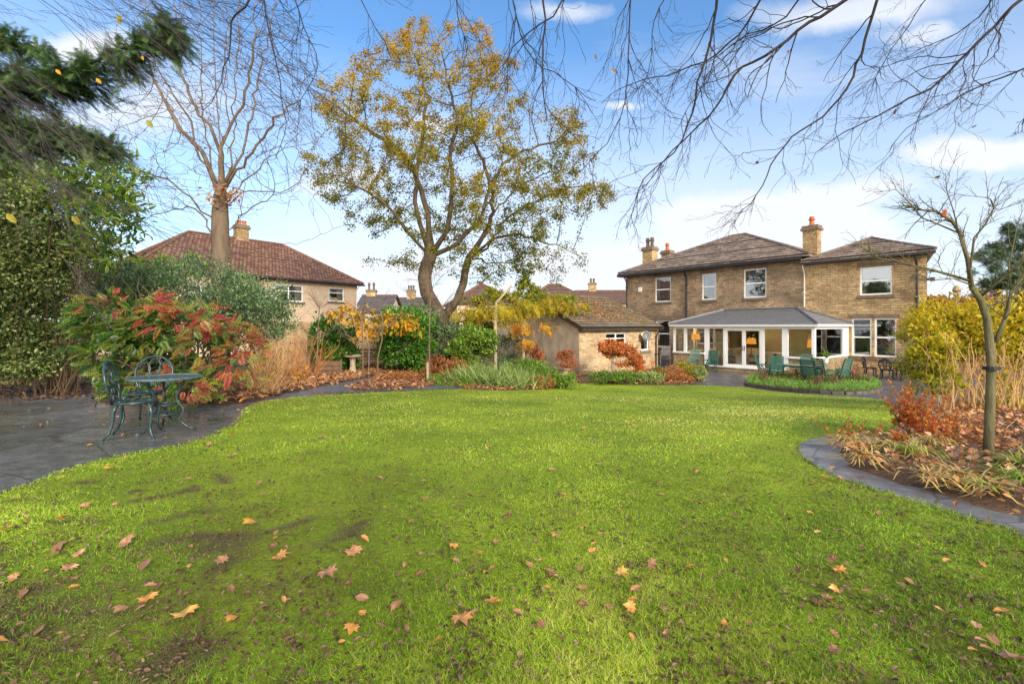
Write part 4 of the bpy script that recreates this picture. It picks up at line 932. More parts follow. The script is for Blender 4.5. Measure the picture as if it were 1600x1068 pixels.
m_ = MB(); m_.lathe((0,0,0), [(0,0),(.1,0),(.14,.24),(.12,.24),(0,.2)], 12); part(pt, 'pot', m_, M['white_plastic'])
m_ = MB(); n = 40; a_ = unit(np.stack([rng.normal(size=n)*.5, rng.normal(size=n)*.5, np.ones(n)], 1)); scatter(m_, *T_BLADE, np.zeros((n,3))+[0,0,.2], frames(a_, rng.normal(size=(n,3)))*np.array([.12,1,1]), .5*rng.uniform(.6,1.1,n), rng.random(n)); part(pt, 'leaves', m_, M['l_low'])

# ---------------- garage
K = Fr(3.34, 23.7, -1.10, .779, .627)
gar = thing('garage', 'low stone garage with mossy tiled roof and rendered gable', 'garage', K.o, K.rz)
GL, GW, GE, GR = 6.66, 7.44, 2.35, 1.66
gw = [(K.lx(947), K.lx(978.5), 1.25, 2.05), (K.lx(1001.5), K.lx(1014), 1.02, 2.13)]
mb = MB(); wall_face(mb, 0, GL, -.1, GE, 0, gw, .12); mb.quad((GL,0,-.1),(GL,GW,-.1),(GL,GW,GE),(GL,0,GE)); mb.quad((0,GW,-.1),(0,GW,GE),(GL,GW,GE),(GL,GW,-.1)); mb.add([(GL,0,GE),(GL,GW,GE),(GL,GW/2,GE+GR)], [[0,1,2]]); part(gar, 'wall', mb, M['stone_garage'])
mb = MB(); mb.add([(-.004,.0,-.1),(-.004,GW,-.1),(-.004,GW,GE),(-.004,GW/2,GE+GR-.02),(-.004,0,GE)], [[4,3,2,1,0]]); mb.bb(.01,.012,.2,.3,.1,.2); part(gar, 'gable_wall', mb, M['render_garage'])
mb = MB(); mb.bb(.2, GL-.2, 2.6, 2.7, 0, GE); part(gar, 'interior', mb, M['room'])
window(gar, *gw[0], 0, 'double', fw=.06, curtains=None, lintel=False, sill=.1); window(gar, *gw[1], 0, 'none', fw=.08, lintel=False, sill=.1)
mb = MB(); sl_ = GR/(GW/2); ov = .28
roof_plane(mb, [(-.12,-ov,GE-ov*sl_+.14), (GL+.15,-ov,GE-ov*sl_+.14), (GL+.15,GW/2,GE+GR+.14), (-.12,GW/2,GE+GR+.14)], .30, .045); roof_plane(mb, [(GL+.15,GW+ov,GE-ov*sl_+.14), (-.12,GW+ov,GE-ov*sl_+.14), (-.12,GW/2,GE+GR+.14), (GL+.15,GW/2,GE+GR+.14)], .30, .045)
gr_ = part(gar, 'roof', mb, M['tile_garage'], attrs=True)
mb = MB()
for s_, x_ in ((0, -.10), (1, GL+.13)):
    for yy0, yy1 in ((-ov, GW/2), (GW+ov, GW/2)): mb.bar((x_, yy0, GE-ov*sl_+.04), (x_, yy1, GE+GR+.04), .05, .17)
mb.bb(-.1, GL+.14, -ov-.0, -.003, GE-.17, GE-.12); part(gar, 'bargeboard', mb, M['wood_dark'])
mb = MB(); mb.tube([(-.1,-ov-.06,GE-.03),(GL+.1,-ov-.06,GE-.06)], .045, 8); part(gar, 'gutter', mb, M['gutter']); downpipe(gar, GL-.25, 0, 0, GE-.05, r=.035)
mb = MB(); mb.tube([(0,GW/2,GE+GR+.17),(GL,GW/2,GE+GR+.17)], .09, 8); q = part(gar, 'ridge_tiles', mb, M['ridge']); q.parent = gr_
dish = thing('satellite_dish', 'round grey satellite dish on the garage wall by the narrow window', 'satellite dish', (K.o[0]+.779*K.lx(1001)+.627*.35, K.o[1]+.627*K.lx(1001)-.779*.35, K.o[2]+K.lz(1000, 524)), K.rz-.5)
m_ = MB(); m_.lathe((0,0,0), [(.0,0),(.1,.006),(.2,.03),(.27,.06),(.27,.065),(.2,.036),(.1,.012),(0,.006)], 20); 
Rm = np.array([[1,0,0],[0,0,-1],[0,1,0]]); m_.v = [v@Rm.T for v in m_.v]; part(dish, 'reflector', m_, M['dish'], smooth=True)
m_ = MB(); m_.tube([(0,0,0),(0,.2,-.05),(.05,.33,-.1)], .018, 6); m_.tube([(0,-.02,-.24),(0,-.25,-.05)], .01, 5); m_.box((0,-.27,-.03), (.05,.1,.05)); part(dish, 'arm', m_, M['gutter'])

# ---------------- neighbours
B = Fr(-20.26, 25.8, -.75, .594, .805)
nb = thing('neighbour_house', 'cream rendered house with wide brown tiled hipped roof beyond the fence', 'house', B.o, B.rz)
bwn = [(B.lx(428), B.lx(474), B.lz(474,472), B.lz(474,446)), (B.lx(513.8), B.lx(538), B.lz(538,471.5), B.lz(538,450))]
bwn += [(2.2, 4.0, 3.2, 4.5), (6.2, 7.6, 3.2, 4.5)]
mb = MB(); wall_face(mb, 0, 13.9, -.2, 5.2, 0, bwn, .1); mb.quad((13.9,0,-.2),(13.9,8,-.2),(13.9,8,5.2),(13.9,0,5.2)); mb.quad((0,0,-.2),(0,0,5.2),(0,8,5.2),(0,8,-.2)); mb.quad((0,8,-.2),(0,8,5.2),(13.9,8,5.2),(13.9,8,-.2)); part(nb, 'wall', mb, M['render'])
mb = MB(); mb.bb(.2, 13.7, 2.5, 2.6, 0, 5.1); mb.bb(.2,13.7,.2,7.8,5.1,5.15); part(nb, 'interior', mb, M['room'])
for k, o in enumerate(bwn): window(nb, *o, 0, 'double' if k != 1 else 'top', lintel=False, curtains=[(1, .5), (-1, .3)], fw=.09)
hip_roof(nb, 0, 13.9, 0, 8, 5.28, 2.93, .35, 4.2, 4.2, .27, M['tile_left'], M['ridge_red'], .05)
mb = MB(); mb.tube([(-.4,-.42,5.18),(14.3,-.42,5.18)], .06, 8); mb.bb(-.3,14.2,-.33,-.03,5.14,5.18); part(nb, 'gutter', mb, M['gutter']); mb = MB(); mb.tube([(13.8,-.4,5.1),(13.8,-.06,4.8),(13.8,-.06,0)], .04, 6); part(nb, 'downpipe', mb, M['upvc'])
xx = B.lx(377, 4.0); chimney(nb, None, xx, 4.0, 7.0, B.lz(377, 358, 4.0), .8, .6, [(-.15,.35),(.2,.35)], 'stone_wing', 'pot_red')
def far_house(name, label, px0, px1, pye, pyr, Y, yaw, hips, mat, wallm, depth=8, z0=-1.1, ridge='ridge_red', wins=0, chim=None):
    a = P(px0, pye, Y); L = (px1-px0)/F*Y/math.cos(yaw); o = thing(name, label, 'house', (a[0], a[1], z0), yaw); e = a[2]-z0; rz_ = P(0, pyr, Y+depth*.5)[2]-z0
    wn = [(L*(i+.5)/max(wins,1)-.5, L*(i+.5)/max(wins,1)+.5, e-1.7, e-.5) for i in range(wins)]
    m_ = MB(); wall_face(m_, 0, L, 0, e, 0, wn, .1); m_.quad((L,0,0),(L,depth,0),(L,depth,e),(L,0,e)); m_.quad((0,0,0),(0,0,e),(0,depth,e),(0,depth,0)); m_.quad((0,depth,0),(0,depth,e),(L,depth,e),(L,depth,0))
    if not hips: m_.add([(0,0,e),(0,depth/2,rz_-.05),(0,depth,e)], [[0,1,2]]); m_.add([(L,0,e),(L,depth/2,rz_-.05),(L,depth,e)], [[2,1,0]])
    part(o, 'wall', m_, M[wallm])
    for q in wn: window(o, *q, 0, 'double', lintel=False)
    hip_roof(o, 0, L, 0, depth, e+.05, rz_-e, .35, hips, hips, .4, M[mat], M[ridge], .05)
    for c in (chim or []): chimney(o, None, (c[0]-px0)/F*Y, depth*.5, rz_-1., P(0, c[1], Y+depth*.5)[2]-z0, c[2], .6, c[3], 'stone_wing', 'pot_dark')
    return o
far_house('bungalow', 'brown hipped-roof bungalow roof rising behind the climber-covered pergola', 714, 812, 474, 441, 44, .25, 3.6, 'tile_far', 'cream', 8)
far_house('bungalow', 'moss-flecked hipped bungalow roof just behind the garage ridge', 822, 936, 478, 445, 47, .12, 3.4, 'tile_far', 'cream', 8)
far_house('terraced_house', 'distant brown-roofed house with chimney beside the stone house', 906, 1010, 474, 455, 62, -.05, 0, 'tile_far', 'cream', 8, chim=[(931, 445, 1.0, [(-.2,.6),(.2,.6)])], wins=2)
far_house('terraced_house', 'distant grey-roofed terrace with dark chimney left of the oak', 578, 672, 490, 466, 66, .0, 0, 'tile_grey', 'cream', 8, chim=[(633, 456, 1.2, [(-.35,.7),(0,.7),(.35,.7)])])
fh = far_house('gabled_house', 'distant cream gable-ended house with a two-pot chimney', 556, 606, 488, 462, 57, 0, 0, 'tile_grey', 'cream', 7, chim=[(567, 456, 1.2, [(-.3,.9),(.3,.9)])])
far_house('terraced_house', 'dark slate-roofed house glimpsed beyond the yellow shrub on the right edge', 1585, 1720, 492, 474, 40, 0, 0, 'tile_grey', 'cream', 7)

# ---------------- fences
def fence(label, a, b, h, group=None, z=None, mat='wood_fence'):
    a = np.array(a, float); b = np.array(b, float); L = np.linalg.norm(b-a); yaw = math.atan2(b[1]-a[1], b[0]-a[0]); z0 = float(g(*a)) if z is None else z
    o = thing('wooden_fence', label, 'fence', (a[0], a[1], z0), yaw, group); n = int(L/.15)
    m_ = MB(); dz = (float(g(*b))-z0) if z is None else 0
    for i in range(n):
        x = (i+.5)*L/n; hh = h+random.uniform(-.012, .012); m_.bb(x-.068, x+.068, (i % 2)*.012, (i % 2)*.012+.018, .03+dz*x/L, hh+dz*x/L)
    part(o, 'boards', m_, M[mat]); m_ = MB()
    for zz in (.35, h*.55, h-.25): m_.bar((0,.06,zz), (L,.06,zz+dz), .04, .08)
    part(o, 'rails', m_, M[mat]); k = max(2, int(L/2.4)+1)
    for i in range(k): m_ = MB(); x = L*i/(k-1); m_.bb(x-.05, x+.05, .085, .18, dz*x/L, h+.06+dz*x/L); part(o, 'post', m_, M[mat])
    return o
def XY(px, Y): return ((px-CX)/F*Y, Y)
fence('tall tan board fence behind the orange-stemmed shrubs', XY(395, 18.8), XY(556, 22.0), 2.0)
fence('weathered board fence section behind the bench', XY(556, 22.0), XY(655, 24.5), 2.0)
fence('pale board fence seen between the shrubs at the far left', XY(-10, 12.5), XY(150, 15.0), 1.75)
fence('grey fence panel behind the far border by the oak', XY(655, 24.6), XY(775, 27.5), 1.9, mat='wood_old')
mb = MB(); far = [XY(1480, 26), XY(1800, 20)]; a, b = np.array(far[0]), np.array(far[1])
fence('shadowed wooden fence behind the yellow bamboo-like shrub', far[0], far[1], 1.9)
# ------------------------------------------------------------------ trees
def rg(s): return np.random.default_rng(s)
def px_line(pts, Y, dY=None):
    n = len(pts); Ys = np.linspace(Y, Y+(dY or 0), n); return [P(a, b, y) for (a, b), y in zip(pts, Ys)]

# oak with golden leaves: two stems from one base
r = rg(11); YO = 22.5
base = on_ground(690, YO); base[2] -= .05
oak = thing('oak_tree', 'big twin-stemmed oak with thin golden and green leaves in the middle', 'tree', base)
nodes = [base]; par = [-1]
fork = seedline(nodes, par, px_line([(690, 545), (689, 500)], YO), 0, .35)
fork = len(nodes)-1
limbs = [([(676,478),(664,450),(664,420),(672,400)], 0, [([(655,380),(632,352),(606,322),(575,300),(545,285)], -1.5), ([(668,370),(668,330),(655,290),(640,255),(610,225),(570,200),(530,170)], 1.6), ([(690,372),(704,335),(706,290),(704,240),(716,190),(700,130),(690,80)], -.6),
        ([(700,392),(720,372),(745,350),(757,330),(768,290),(790,250),(820,235),(870,222)], .5), ([(662,412),(648,416),(632,407),(612,413),(594,406),(575,409)], -.8), ([(650,350),(648,300),(655,240),(662,205),(668,150),(650,90)], 2.)]),
       ([(705,478),(722,452),(726,425),(732,405)], 1.2, [([(750,385),(765,350),(772,310),(760,270),(740,220),(735,160),(750,110)], 2.), ([(760,375),(800,368),(840,372),(875,385),(905,400)], -1.), ([(755,395),(790,345),(830,318),(872,300),(920,288),(950,292)], 1.2),
        ([(742,400),(765,412),(800,410),(850,420)], 1.8), ([(775,330),(800,300),(850,270),(900,250)], 3.)])]
for pts, dy, kids in limbs:
    s = seedline(nodes, par, px_line(pts, YO, dy), fork, .35, .02, r)
    for kp, kd in kids: seedline(nodes, par, px_line(kp, YO+dy, kd), s, .4, .05, r)
OAKP = [(600,55),(655,28),(720,30),(765,40),(770,75),(820,95),(835,150),(900,165),(930,215),(960,270),(968,310),(940,330),(900,340),(925,400),(915,445),(870,455),(820,430),(770,440),(735,440),(700,425),(650,425),(590,425),(560,405),(600,385),(548,372),(520,325),(480,290),(466,235),(482,200),(490,140),(530,95),(560,90)]
At = attractors(OAKP, 4600, YO+.6, 4.6, r, gaps=5.0, thr=.50, edge=170)
pos_, par_ = grow(nodes, par, At, .30, 3.2, .46, 100, (0,0,.05), .35, r)
tb_, cb_ = MB(), MB(); rad_, ch_, tips_ = tree_tubes(pos_, par_, .012, .42, .04, tb_, cb_, 1.38)
part(oak, 'trunk', tb_, M['bark_oak'], world=True, smooth=True)
tw = MB(); tw = cb_
rr_ = rad_; thin = [i for i in range(len(pos_)) if rad_[i] < .024 and pos_[i][2] > 2.2]
nl = 80000; tp = [i for i in tips_ if pos_[i][2] > 2.2]; ix = np.where(r.random(nl) < .55, r.choice(tp, nl, p=(lambda q_: q_/q_.sum())(r.random(len(tp))**1.1)), r.choice(thin, nl)); pl = pos_[ix]+r.normal(size=(nl, 3))*.13
lm = MB(); zz = (pl[:, 2]-3)/13.5; tone = np.clip(.12+.62*zz+.28*np.array([mnoise.noise(Vector(q*.45)) for q in pl])+r.normal(size=nl)*.16, 0, 1)
scatter(lm, *T_DIA, pl, frames(unit(r.normal(size=(nl, 3))+[0,0,-.3]), r.normal(size=(nl, 3))), r.uniform(.07, .14, nl), tone)
co = part(oak, 'crown', lm, M['l_oak'], world=True); q = part(oak, 'twigs', tw, M['bark_oak'], world=True); q.parent = co

# bare tree on the left with its thick straight trunk
r = rg(5); YB = 17.5; base = on_ground(346, YB)
bare_t = thing('bare_tree', 'tall leafless tree with thick pale trunk behind the grey-green shrub', 'tree', base)
nodes = [base]; par = [-1]
seedline(nodes, par, px_line([(346,500),(346,420),(345,360),(345,315),(347,275),(344,225),(340,170),(336,110),(334,50),(330,-40)], YB), 0, .3, .01, r); lead = list(range(len(nodes)))
def at_row(py): z = P(0, py, YB)[2]; return min(lead, key=lambda i: abs(nodes[i][2]-z))
K_ = [(300,[(334,285),(326,245),(318,200),(315,140),(316,80),(312,20),(308,-40)], -.8), (290,[(356,268),(366,225),(362,170),(370,100),(375,30),(372,-30)], .5), (262,[(350,232),(356,180),(352,120),(356,50),(358,-30)], -.5),
      (322,[(328,275),(305,225),(290,175),(270,140),(245,105),(225,60),(205,10)], -1.6), (305,[(325,265),(318,240),(285,205),(262,170),(240,120),(225,80)], 1.6), (300,[(365,262),(385,222),(396,170),(404,120),(418,60),(430,0)], 1.4), (310,[(368,280),(392,245),(415,205),(440,180),(470,150)], -1.2),
      (330,[(365,302),(400,298),(440,300),(465,290),(485,262)], 1.), (350,[(330,338),(312,328),(290,300),(250,275),(215,262),(170,240)], -1.2), (385,[(330,362),(312,335),(285,320),(245,338),(212,345)], 1.2), (335,[(358,310),(385,280),(415,250),(450,230),(490,220)], 2.), (372,[(362,350),(385,330),(410,318),(430,300)], -1.5), (400,[(360,372),(372,340),(380,310),(385,285)], -1.), (240,[(330,205),(300,160),(285,110),(280,50),(270,0)], .8), (235,[(355,200),(380,160),(392,110),(400,60),(398,0)], -.9)]
for row, kp, kd in K_: seedline(nodes, par, px_line(kp, YB, kd), at_row(row), .3, .05, r)
lo = seedline(nodes, par, px_line([(360,395),(395,388),(430,382),(470,380),(510,362),(545,345)], YB, -.8), at_row(412), .3, .04, r)
BP = [(190,-60),(500,-60),(490,60),(505,150),(500,240),(500,330),(440,330),(400,340),(300,330),(200,355),(160,300),(150,200),(165,80)]
At = attractors(BP, 3600, YB, 3.8, r, gaps=0, edge=120)
pos_, par_ = grow(nodes, par, At, .24, 2.4, .42, 80, (0,0,.22), .38, r)
tb_, cb_ = MB(), MB(); rad_, ch_, tips_ = tree_tubes(pos_, par_, .0075, .32, .028, tb_, cb_, 1.18)
for k in r.choice(len(pos_), 420):
    if pos_[k][2] > 3.4: wander(pos_[k], r.normal(size=3)+[0,0,.5], .7, .007, cb_, 1, r, droop=-.03, kids=3, seg=.1, minr=.004)
part(bare_t, 'trunk', tb_, M['bark_bare'], world=True, smooth=True); part(bare_t, 'crown', cb_, M['bark_bare'], world=True)
lm = MB(); n = 110; pl = P(352, 305, YB-.35)+r.normal(size=(n, 3))*[.35,.15,.22]; scatter(lm, *T_OVAL, pl, frames(r.normal(size=(n,3))+[0,0,-.5], r.normal(size=(n,3))), .17, r.uniform(.3,.9,n)); part(bare_t, 'dead_leaves', lm, M['l_litter'], world=True)

# overhanging tree: its stem stands behind the terrace camera, boughs reach overhead
r = rg(21)
over = thing('overhanging_tree', 'bare tree whose drooping dark twigs hang across the top right sky', 'tree', (1.6, -2.6, 0))
tb_, cb_ = MB(), MB(); hub = np.array([1.4, -1.6, 4.6]); tb_.tube(curve(np.array([1.6,-2.6,-.1]), hub, 10, .05, r), np.linspace(.26, .17, 10), 12)
def bough(pts, Y, dY, r0, kids=9, L=1.0, split=True, k2=5, link=True, depth=2, hubp=None):
    q = np.array(px_line(pts, Y, dY)); a = q[0]; hb = hub if hubp is None else hubp
    if link:
        mid = (a+hb)/2+[0, 0, .9]; t_ = np.linspace(0, 1, 9)[:, None]; ln = (1-t_)**2*hb+2*t_*(1-t_)*mid+t_**2*a; tb_.tube(ln, np.linspace(r0*2.4, r0, 9), 8)
    seg = np.linalg.norm(np.diff(q, axis=0), axis=1); s_ = np.r_[0, seg.cumsum()]; m = max(6, int(s_[-1]/.11)); tt = np.linspace(0, s_[-1], m)
    Q = np.stack([np.interp(tt, s_, q[:, k]) for k in range(3)], 1); Q[1:-1] = .25*Q[:-2]+.5*Q[1:-1]+.25*Q[2:]; Q += r.normal(size=Q.shape)*.008; Q[0] = a
    R = np.linspace(r0*1.15, max(.003, r0*.25), m); tb_.tube(Q, R, 6)
    for _ in range(kids):
        i = int(r.uniform(.08, .98)*m); i = min(i, m-2); d = unit(Q[i+1]-Q[i]); perp = unit(np.cross(d, r.normal(size=3)))
        wander(Q[i], d+perp*r.uniform(.5, 1.1)+[0,0,-.12], L*r.uniform(.5, 1.15)*(1.15-.5*i/m), max(.0034, R[i]*.5), cb_, depth, r, droop=.04, zig=.46, kids=max(2, k2-2), seg=.075, minr=.0016, shrink=.55)
bough([(1340,-40),(1328,0),(1293,20),(1257,38),(1216,72),(1185,95),(1154,105),(1134,138),(1118,174),(1095,195),(1060,225),(1030,262),(1000,300)], 4.6, .9, .017, 17)
bough([(1125,-40),(1121,0),(1108,77),(1087,138),(1080,190),(1052,241),(1005,277),(985,330),(978,357)], 3.9, .6, .0105, 14)
bough([(1380,-40),(1372,0),(1349,67),(1339,113),(1303,169),(1241,210),(1210,246),(1190,297),(1139,354)], 4.8, .9, .0135, 17)
bough([(1625,-40),(1595,0),(1549,46),(1497,97),(1456,138),(1400,165),(1354,190),(1308,210),(1280,235)], 5.2, .8, .0175, 19, 1.15)
bough([(1205,-40),(1190,0),(1159,51),(1108,97),(1077,105),(1026,123),(985,128),(940,160)], 4.2, 1.0, .010, 12)
bough([(1270,-40),(1251,0),(1215,41),(1159,56),(1120,92),(1080,108)], 4.4, .8, .009, 9)
bough([(845,-60),(847,0),(848,60),(847,123),(850,160),(853,188)], 3.4, .2, .008, 10, .8)
bough([(990,-60),(985,0),(980,92),(982,123),(964,205),(934,241),(905,270)], 3.9, .5, .0058, 12, .8)
bough([(1640,90),(1600,108),(1560,124),(1523,138),(1470,168),(1420,195),(1390,230)], 5.0, .6, .009, 14)
bough([(1625,150),(1600,165),(1597,195)], 4.6, .1, .010, 2, .4)
bough([(1500,-60),(1450,-10),(1420,40),(1385,90),(1360,140)], 5.6, .6, .007, 14)
bough([(900,-50),(880,0),(868,30),(820,50),(797,70),(790,110),(795,145)], 3.8, .4, .007, 9, .8)
bough([(790,-50),(800,0),(815,60),(830,100),(870,115),(905,140),(930,160)], 4.0, .5, .0055, 12, .8)
bough([(1570,-50),(1540,20),(1480,60),(1440,75),(1400,100)], 5.4, .5, .008, 13)
bough([(700,-60),(712,0),(722,40),(730,85)], 4.0, .3, .005, 8, .6)
bough([(1060,-50),(1040,0),(1015,40),(1020,90),(1000,150)], 4.8, .4, .005, 11, .7)
bough([(430,-60),(392,0),(364,28),(353,33),(368,59),(353,98),(341,150),(318,175)], 4.4, .4, .011, 8, .8)
bough([(410,-50),(412,0),(427,79),(438,120),(443,177),(450,200),(431,245)], 4.4, .4, .0062, 12, .9)
bough([(450,-50),(458,0),(470,30),(490,75),(500,110),(460,170)], 4.6, .4, .0055, 12, .8)
bough([(540,-50),(560,-10),(575,30),(600,60),(610,90)], 4.6, .4, .0045, 6, .6)
part(over, 'trunk', tb_, M['bark_dark'], world=True, smooth=True); part(over, 'crown', cb_, M['bark_dark'], world=True)
lm = MB()
for px, py in ((929,85),(954,107),(1232,77),(1527,195),(1498,190),(1180,255),(1204,78),(1400,170),(1470,275)): scatter(lm, *T_OVAL, P(px, py, 4.9)[None], frames(r.normal(size=(1,3))+[0,0,-1.5], r.normal(size=(1,3))), .055 if px > 1000 else .07, np.array([.75 if px < 1000 else .1]))
part(over, 'last_leaves', lm, M['l_litter'], world=True)
# fine drooping twigs at the top left
r = rg(33); over2 = thing('weeping_tree', 'leafless tree with long fine twigs sweeping across the top left corner', 'tree', (-5.2, -1.0, 0))
tb_, cb_ = MB(), MB(); hub = np.array([-4.6, .2, 5.2]); tb_.tube(curve(np.array([-5.2,-1.,-.1]), hub, 9, .04, r), np.linspace(.2, .1, 9), 10)
for k in range(46):
    px0 = r.uniform(-260, 190); py0 = r.uniform(-190, -30) if px0 > -20 else r.uniform(-190, 240)
    Y0 = r.uniform(3.3, 5.4); a = P(px0, py0, Y0); d = np.array([r.uniform(.7, 1.1), r.uniform(-.1, .3), r.uniform(-.65, -.3)])
    L = r.uniform(1.1, 2.3); wander(a, d, L, r.uniform(.0024, .0045), cb_, 2, r, droop=.012, zig=.09, kids=6, seg=.1, spread=.38, minr=.0014, shrink=.6)
    if k % 4 == 0:
        mid = (a+hub)/2+[0,0,.5]; t_ = np.linspace(0, 1, 7)[:, None]; tb_.tube((1-t_)**2*hub+2*t_*(1-t_)*mid+t_**2*a, np.linspace(.03, .006, 7), 6)
part(over2, 'trunk', tb_, M['bark_dark'], world=True); part(over2, 'crown', cb_, plain('grey_twigs', (.065,.052,.045), .8), world=True)
lm = MB()
for px, py, s_, tn in ((184,22,.085,.25),(228,187,.085,.2),(10,333,.11,.22),(112,337,.10,.4),(150,122,.06,.9),(87,108,.06,.95),(222,87,.04,.8)):
    scatter(lm, *T_OVAL, P(px, py, 4.2)[None], frames(np.array([[.5 if py > 100 else .1, .1, -.6]]), np.array([[.2,-1.,.3]])), s_, np.array([tn]))
part(over2, 'last_leaves', lm, M['l_yellow'], world=True)

# dark fir boughs reaching in from the left
r = rg(8); YF_ = 6.2; fir = thing('fir_tree', 'dark fir with needled boughs reaching in at the upper left', 'tree', on_ground(-260, YF_))
tb_, cb_ = MB(), MB(); b0 = on_ground(-260, YF_); tb_.tube(curve(b0, P(-230, -260, YF_), 14, .05, r), np.linspace(.24, .08, 14), 10)
def firbough(pts, Y, dY, wpx, n, r0=.03):
    q = np.array(px_line(pts, Y, dY)); seg = np.linalg.norm(np.diff(q, axis=0), axis=1); s_ = np.r_[0, seg.cumsum()]; Q = lambda t: np.array([np.interp(t*s_[-1], s_, q[:, k]) for k in range(3)])
    tb_.tube([Q(t) for t in np.linspace(0, 1, 12)], np.linspace(r0, .006, 12), 7); ax0 = unit(q[-1]-q[0]); out = []
    for i in range(n):
        t = r.uniform(.08, 1.); p0 = Q(t); w_ = wpx/F*Y*(1.15-t*.75); sgn = r.choice([-1, 1]); up = np.array([0, 0, 1.]); sd_ = unit(np.cross(ax0, up))
        d = unit(ax0*r.uniform(.5, 1.)+sd_*sgn*r.uniform(.3, 1)+up*r.uniform(-.75, .12)); L = w_*r.uniform(.4, 1.1); m = 6
        pts_ = [p0+d*L*j/m+np.array([0,0,-.18])*L*(j/m)**2 for j in range(m+1)]; cb_.tube(pts_, np.linspace(.006, .002, m+1), 3); 
        for j in range(m): out.append((pts_[j], unit(pts_[j+1]-pts_[j])+r.normal(size=3)*.25, L/m*2.2)); 
        for j in range(1, m): out.append((pts_[j], unit(pts_[j+1]-pts_[j])+r.normal(size=3)*.7, L/m*1.8))
    return out
sp_ = firbough([(-230,190),(-120,150),(0,128),(100,118),(180,82),(268,44)], YF_, -.6, 95, 190, .06)
sp_ += firbough([(-230,300),(-100,235),(0,210),(80,205),(165,228)], YF_, -.3, 85, 170, .05)
sp_ += firbough([(-230,80),(-100,40),(0,60),(60,75)], YF_, .2, 60, 60, .05)
lm = MB(); A_ = np.repeat(np.array([q[0] for q in sp_]), 2, 0); A_ = A_+r.normal(size=A_.shape)*.035; D_ = unit(np.repeat(np.array([q[1] for q in sp_]), 2, 0)+r.normal(size=A_.shape)*.4); S_ = np.repeat(np.array([q[2] for q in sp_]), 2)*.95
scatter(lm, *T_FIR, A_, frames(D_, np.array([0,0,1.])+r.normal(size=A_.shape)*.4), np.maximum(S_, .15), r.random(len(A_)))
part(fir, 'trunk', tb_, M['bark_dark'], world=True, smooth=True); co = part(fir, 'crown', lm, M['l_fir'], world=True); q = part(fir, 'twigs', cb_, M['bark_dark'], world=True); q.parent = co

# variegated evergreen and laurel at the left edge
shrub('holly_bush', 'tall variegated evergreen bush filling the left edge', 'bush', [(20,330,10.3,100,75,1.3),(0,420,10.2,105,85,1.3),(10,510,10.2,75,80,1.2),(-60,250,10.3,110,80,1.3),(90,400,10.8,62,50,.9),(30,560,10.0,62,32,.7)], 78000, T_DIA, .085, 'l_holly', stems=12, sig=.15, per=70, base=on_ground(-10, 10.6)[:2], stem_r=.014, droop=.25, hi=1, shell=.75)
lt = [(140,265,10,75,35,.7),(95,300,10,80,50,.8),(185,320,9.8,50,40,.7),(60,225,9.8,70,25,.7),(165,385,10,55,38,.6),(195,290,9.8,30,20,.4)]
shrub('cherry_laurel', 'open leafy laurel with narrow glossy leaves against the sky at left', 'shrub', lt, 2900, T_NARROW, .21, 'l_laurel_thin', stems=26, sig=.22, per=14, base=on_ground(40, 10.6)[:2], stem_r=.010, droop=-.1, up=.1, hi=.85, shell=.9)
shrub('hydrangea', 'small yellow-green leafed plant with bare upright stalks by the left fence', 'plant', [(80,560,11.8,42,26,.5),(98,525,12,25,22,.3)], 520, T_OVAL, .12, 'l_lime', stems=26, sig=.25, per=20, hi=.7, stem_r=.011)
0 and sheet('lawn', [(-8.6,6.3),(-6.75,6.3),(-6.62,6.6),(-6.8,7.),(-8.6,7.2)], .02, M['turf'], smooth=1, mound=.06)

# mahonia-like shrub with red and green compound leaves
r_ = rng
mah = [(195,500,8.9,58,32,.8),(265,520,8.9,72,38,.8),(180,555,8.8,40,36,.6),(320,520,9.0,45,30,.6),(235,585,8.5,62,32,.5),(325,570,8.8,48,32,.5),(290,606,8.2,60,16,.4)]
root = thing('mahonia_shrub', 'spreading shrub with feathery green and coral-red leaves behind the table', 'shrub', on_ground(250, 8.5))
for nm, mat, bl, n, lo_, hi_ in (('green_leaves', 'l_mah_g', [mah[0], mah[2], mah[4], mah[1], mah[6], (175,500,8.8,42,32,.6), (220,520,8.5,40,32,.5)], 1500, 0, 1), ('red_leaves', 'l_mah_r', [(210,473,8.2,65,12,.6), (290,497,8.2,60,16,.6), (340,528,8.2,46,20,.5), (345,500,8.4,30,16,.5), (375,560,8.3,30,24,.4), (290,600,7.7,50,18,.3), (385,560,8.5,22,35,.3)], 400, 0, 1)):
    p_, o_ = cluster_points([pxblob(*b) for b in bl], n, 5, .12, shell=.35); k = p_[:, 2] > g(p_[:, 0], p_[:, 1])+.08; p_, o_ = p_[k], o_[k]
    ax_ = unit(o_*[1,.8,.5]+rng.normal(size=p_.shape)*.35+[.15,-.3,.0]); lm = MB(); scatter(lm, *T_PIN, p_, frames(ax_, np.array([0,-.5,1.])+rng.normal(size=p_.shape)*.3), rng.uniform(.15, .26, len(p_)), np.repeat(1, len(p_))*rng.uniform(lo_, hi_, len(p_)))
    # vary leaflet tone a little inside each leaf
    lm.r = [np.clip(q+rng.normal(size=q.shape)*.08, 0, 1) for q in lm.r]
    part(root, nm, lm, M[mat], world=True)
sb = MB(); gb = on_ground(250, 8.6)
for k in range(30):
    b = pxblob(*mah[k % 7])[0]+rng.normal(size=3)*[.4,.3,.25]; a = gb+[rng.normal()*.5, rng.normal()*.2, 0]; sb.tube(curve(a, b, 9, .14), np.linspace(.022, .008, 9), 5)
part(root, 'stems', sb, M['stem_brown'], world=True)
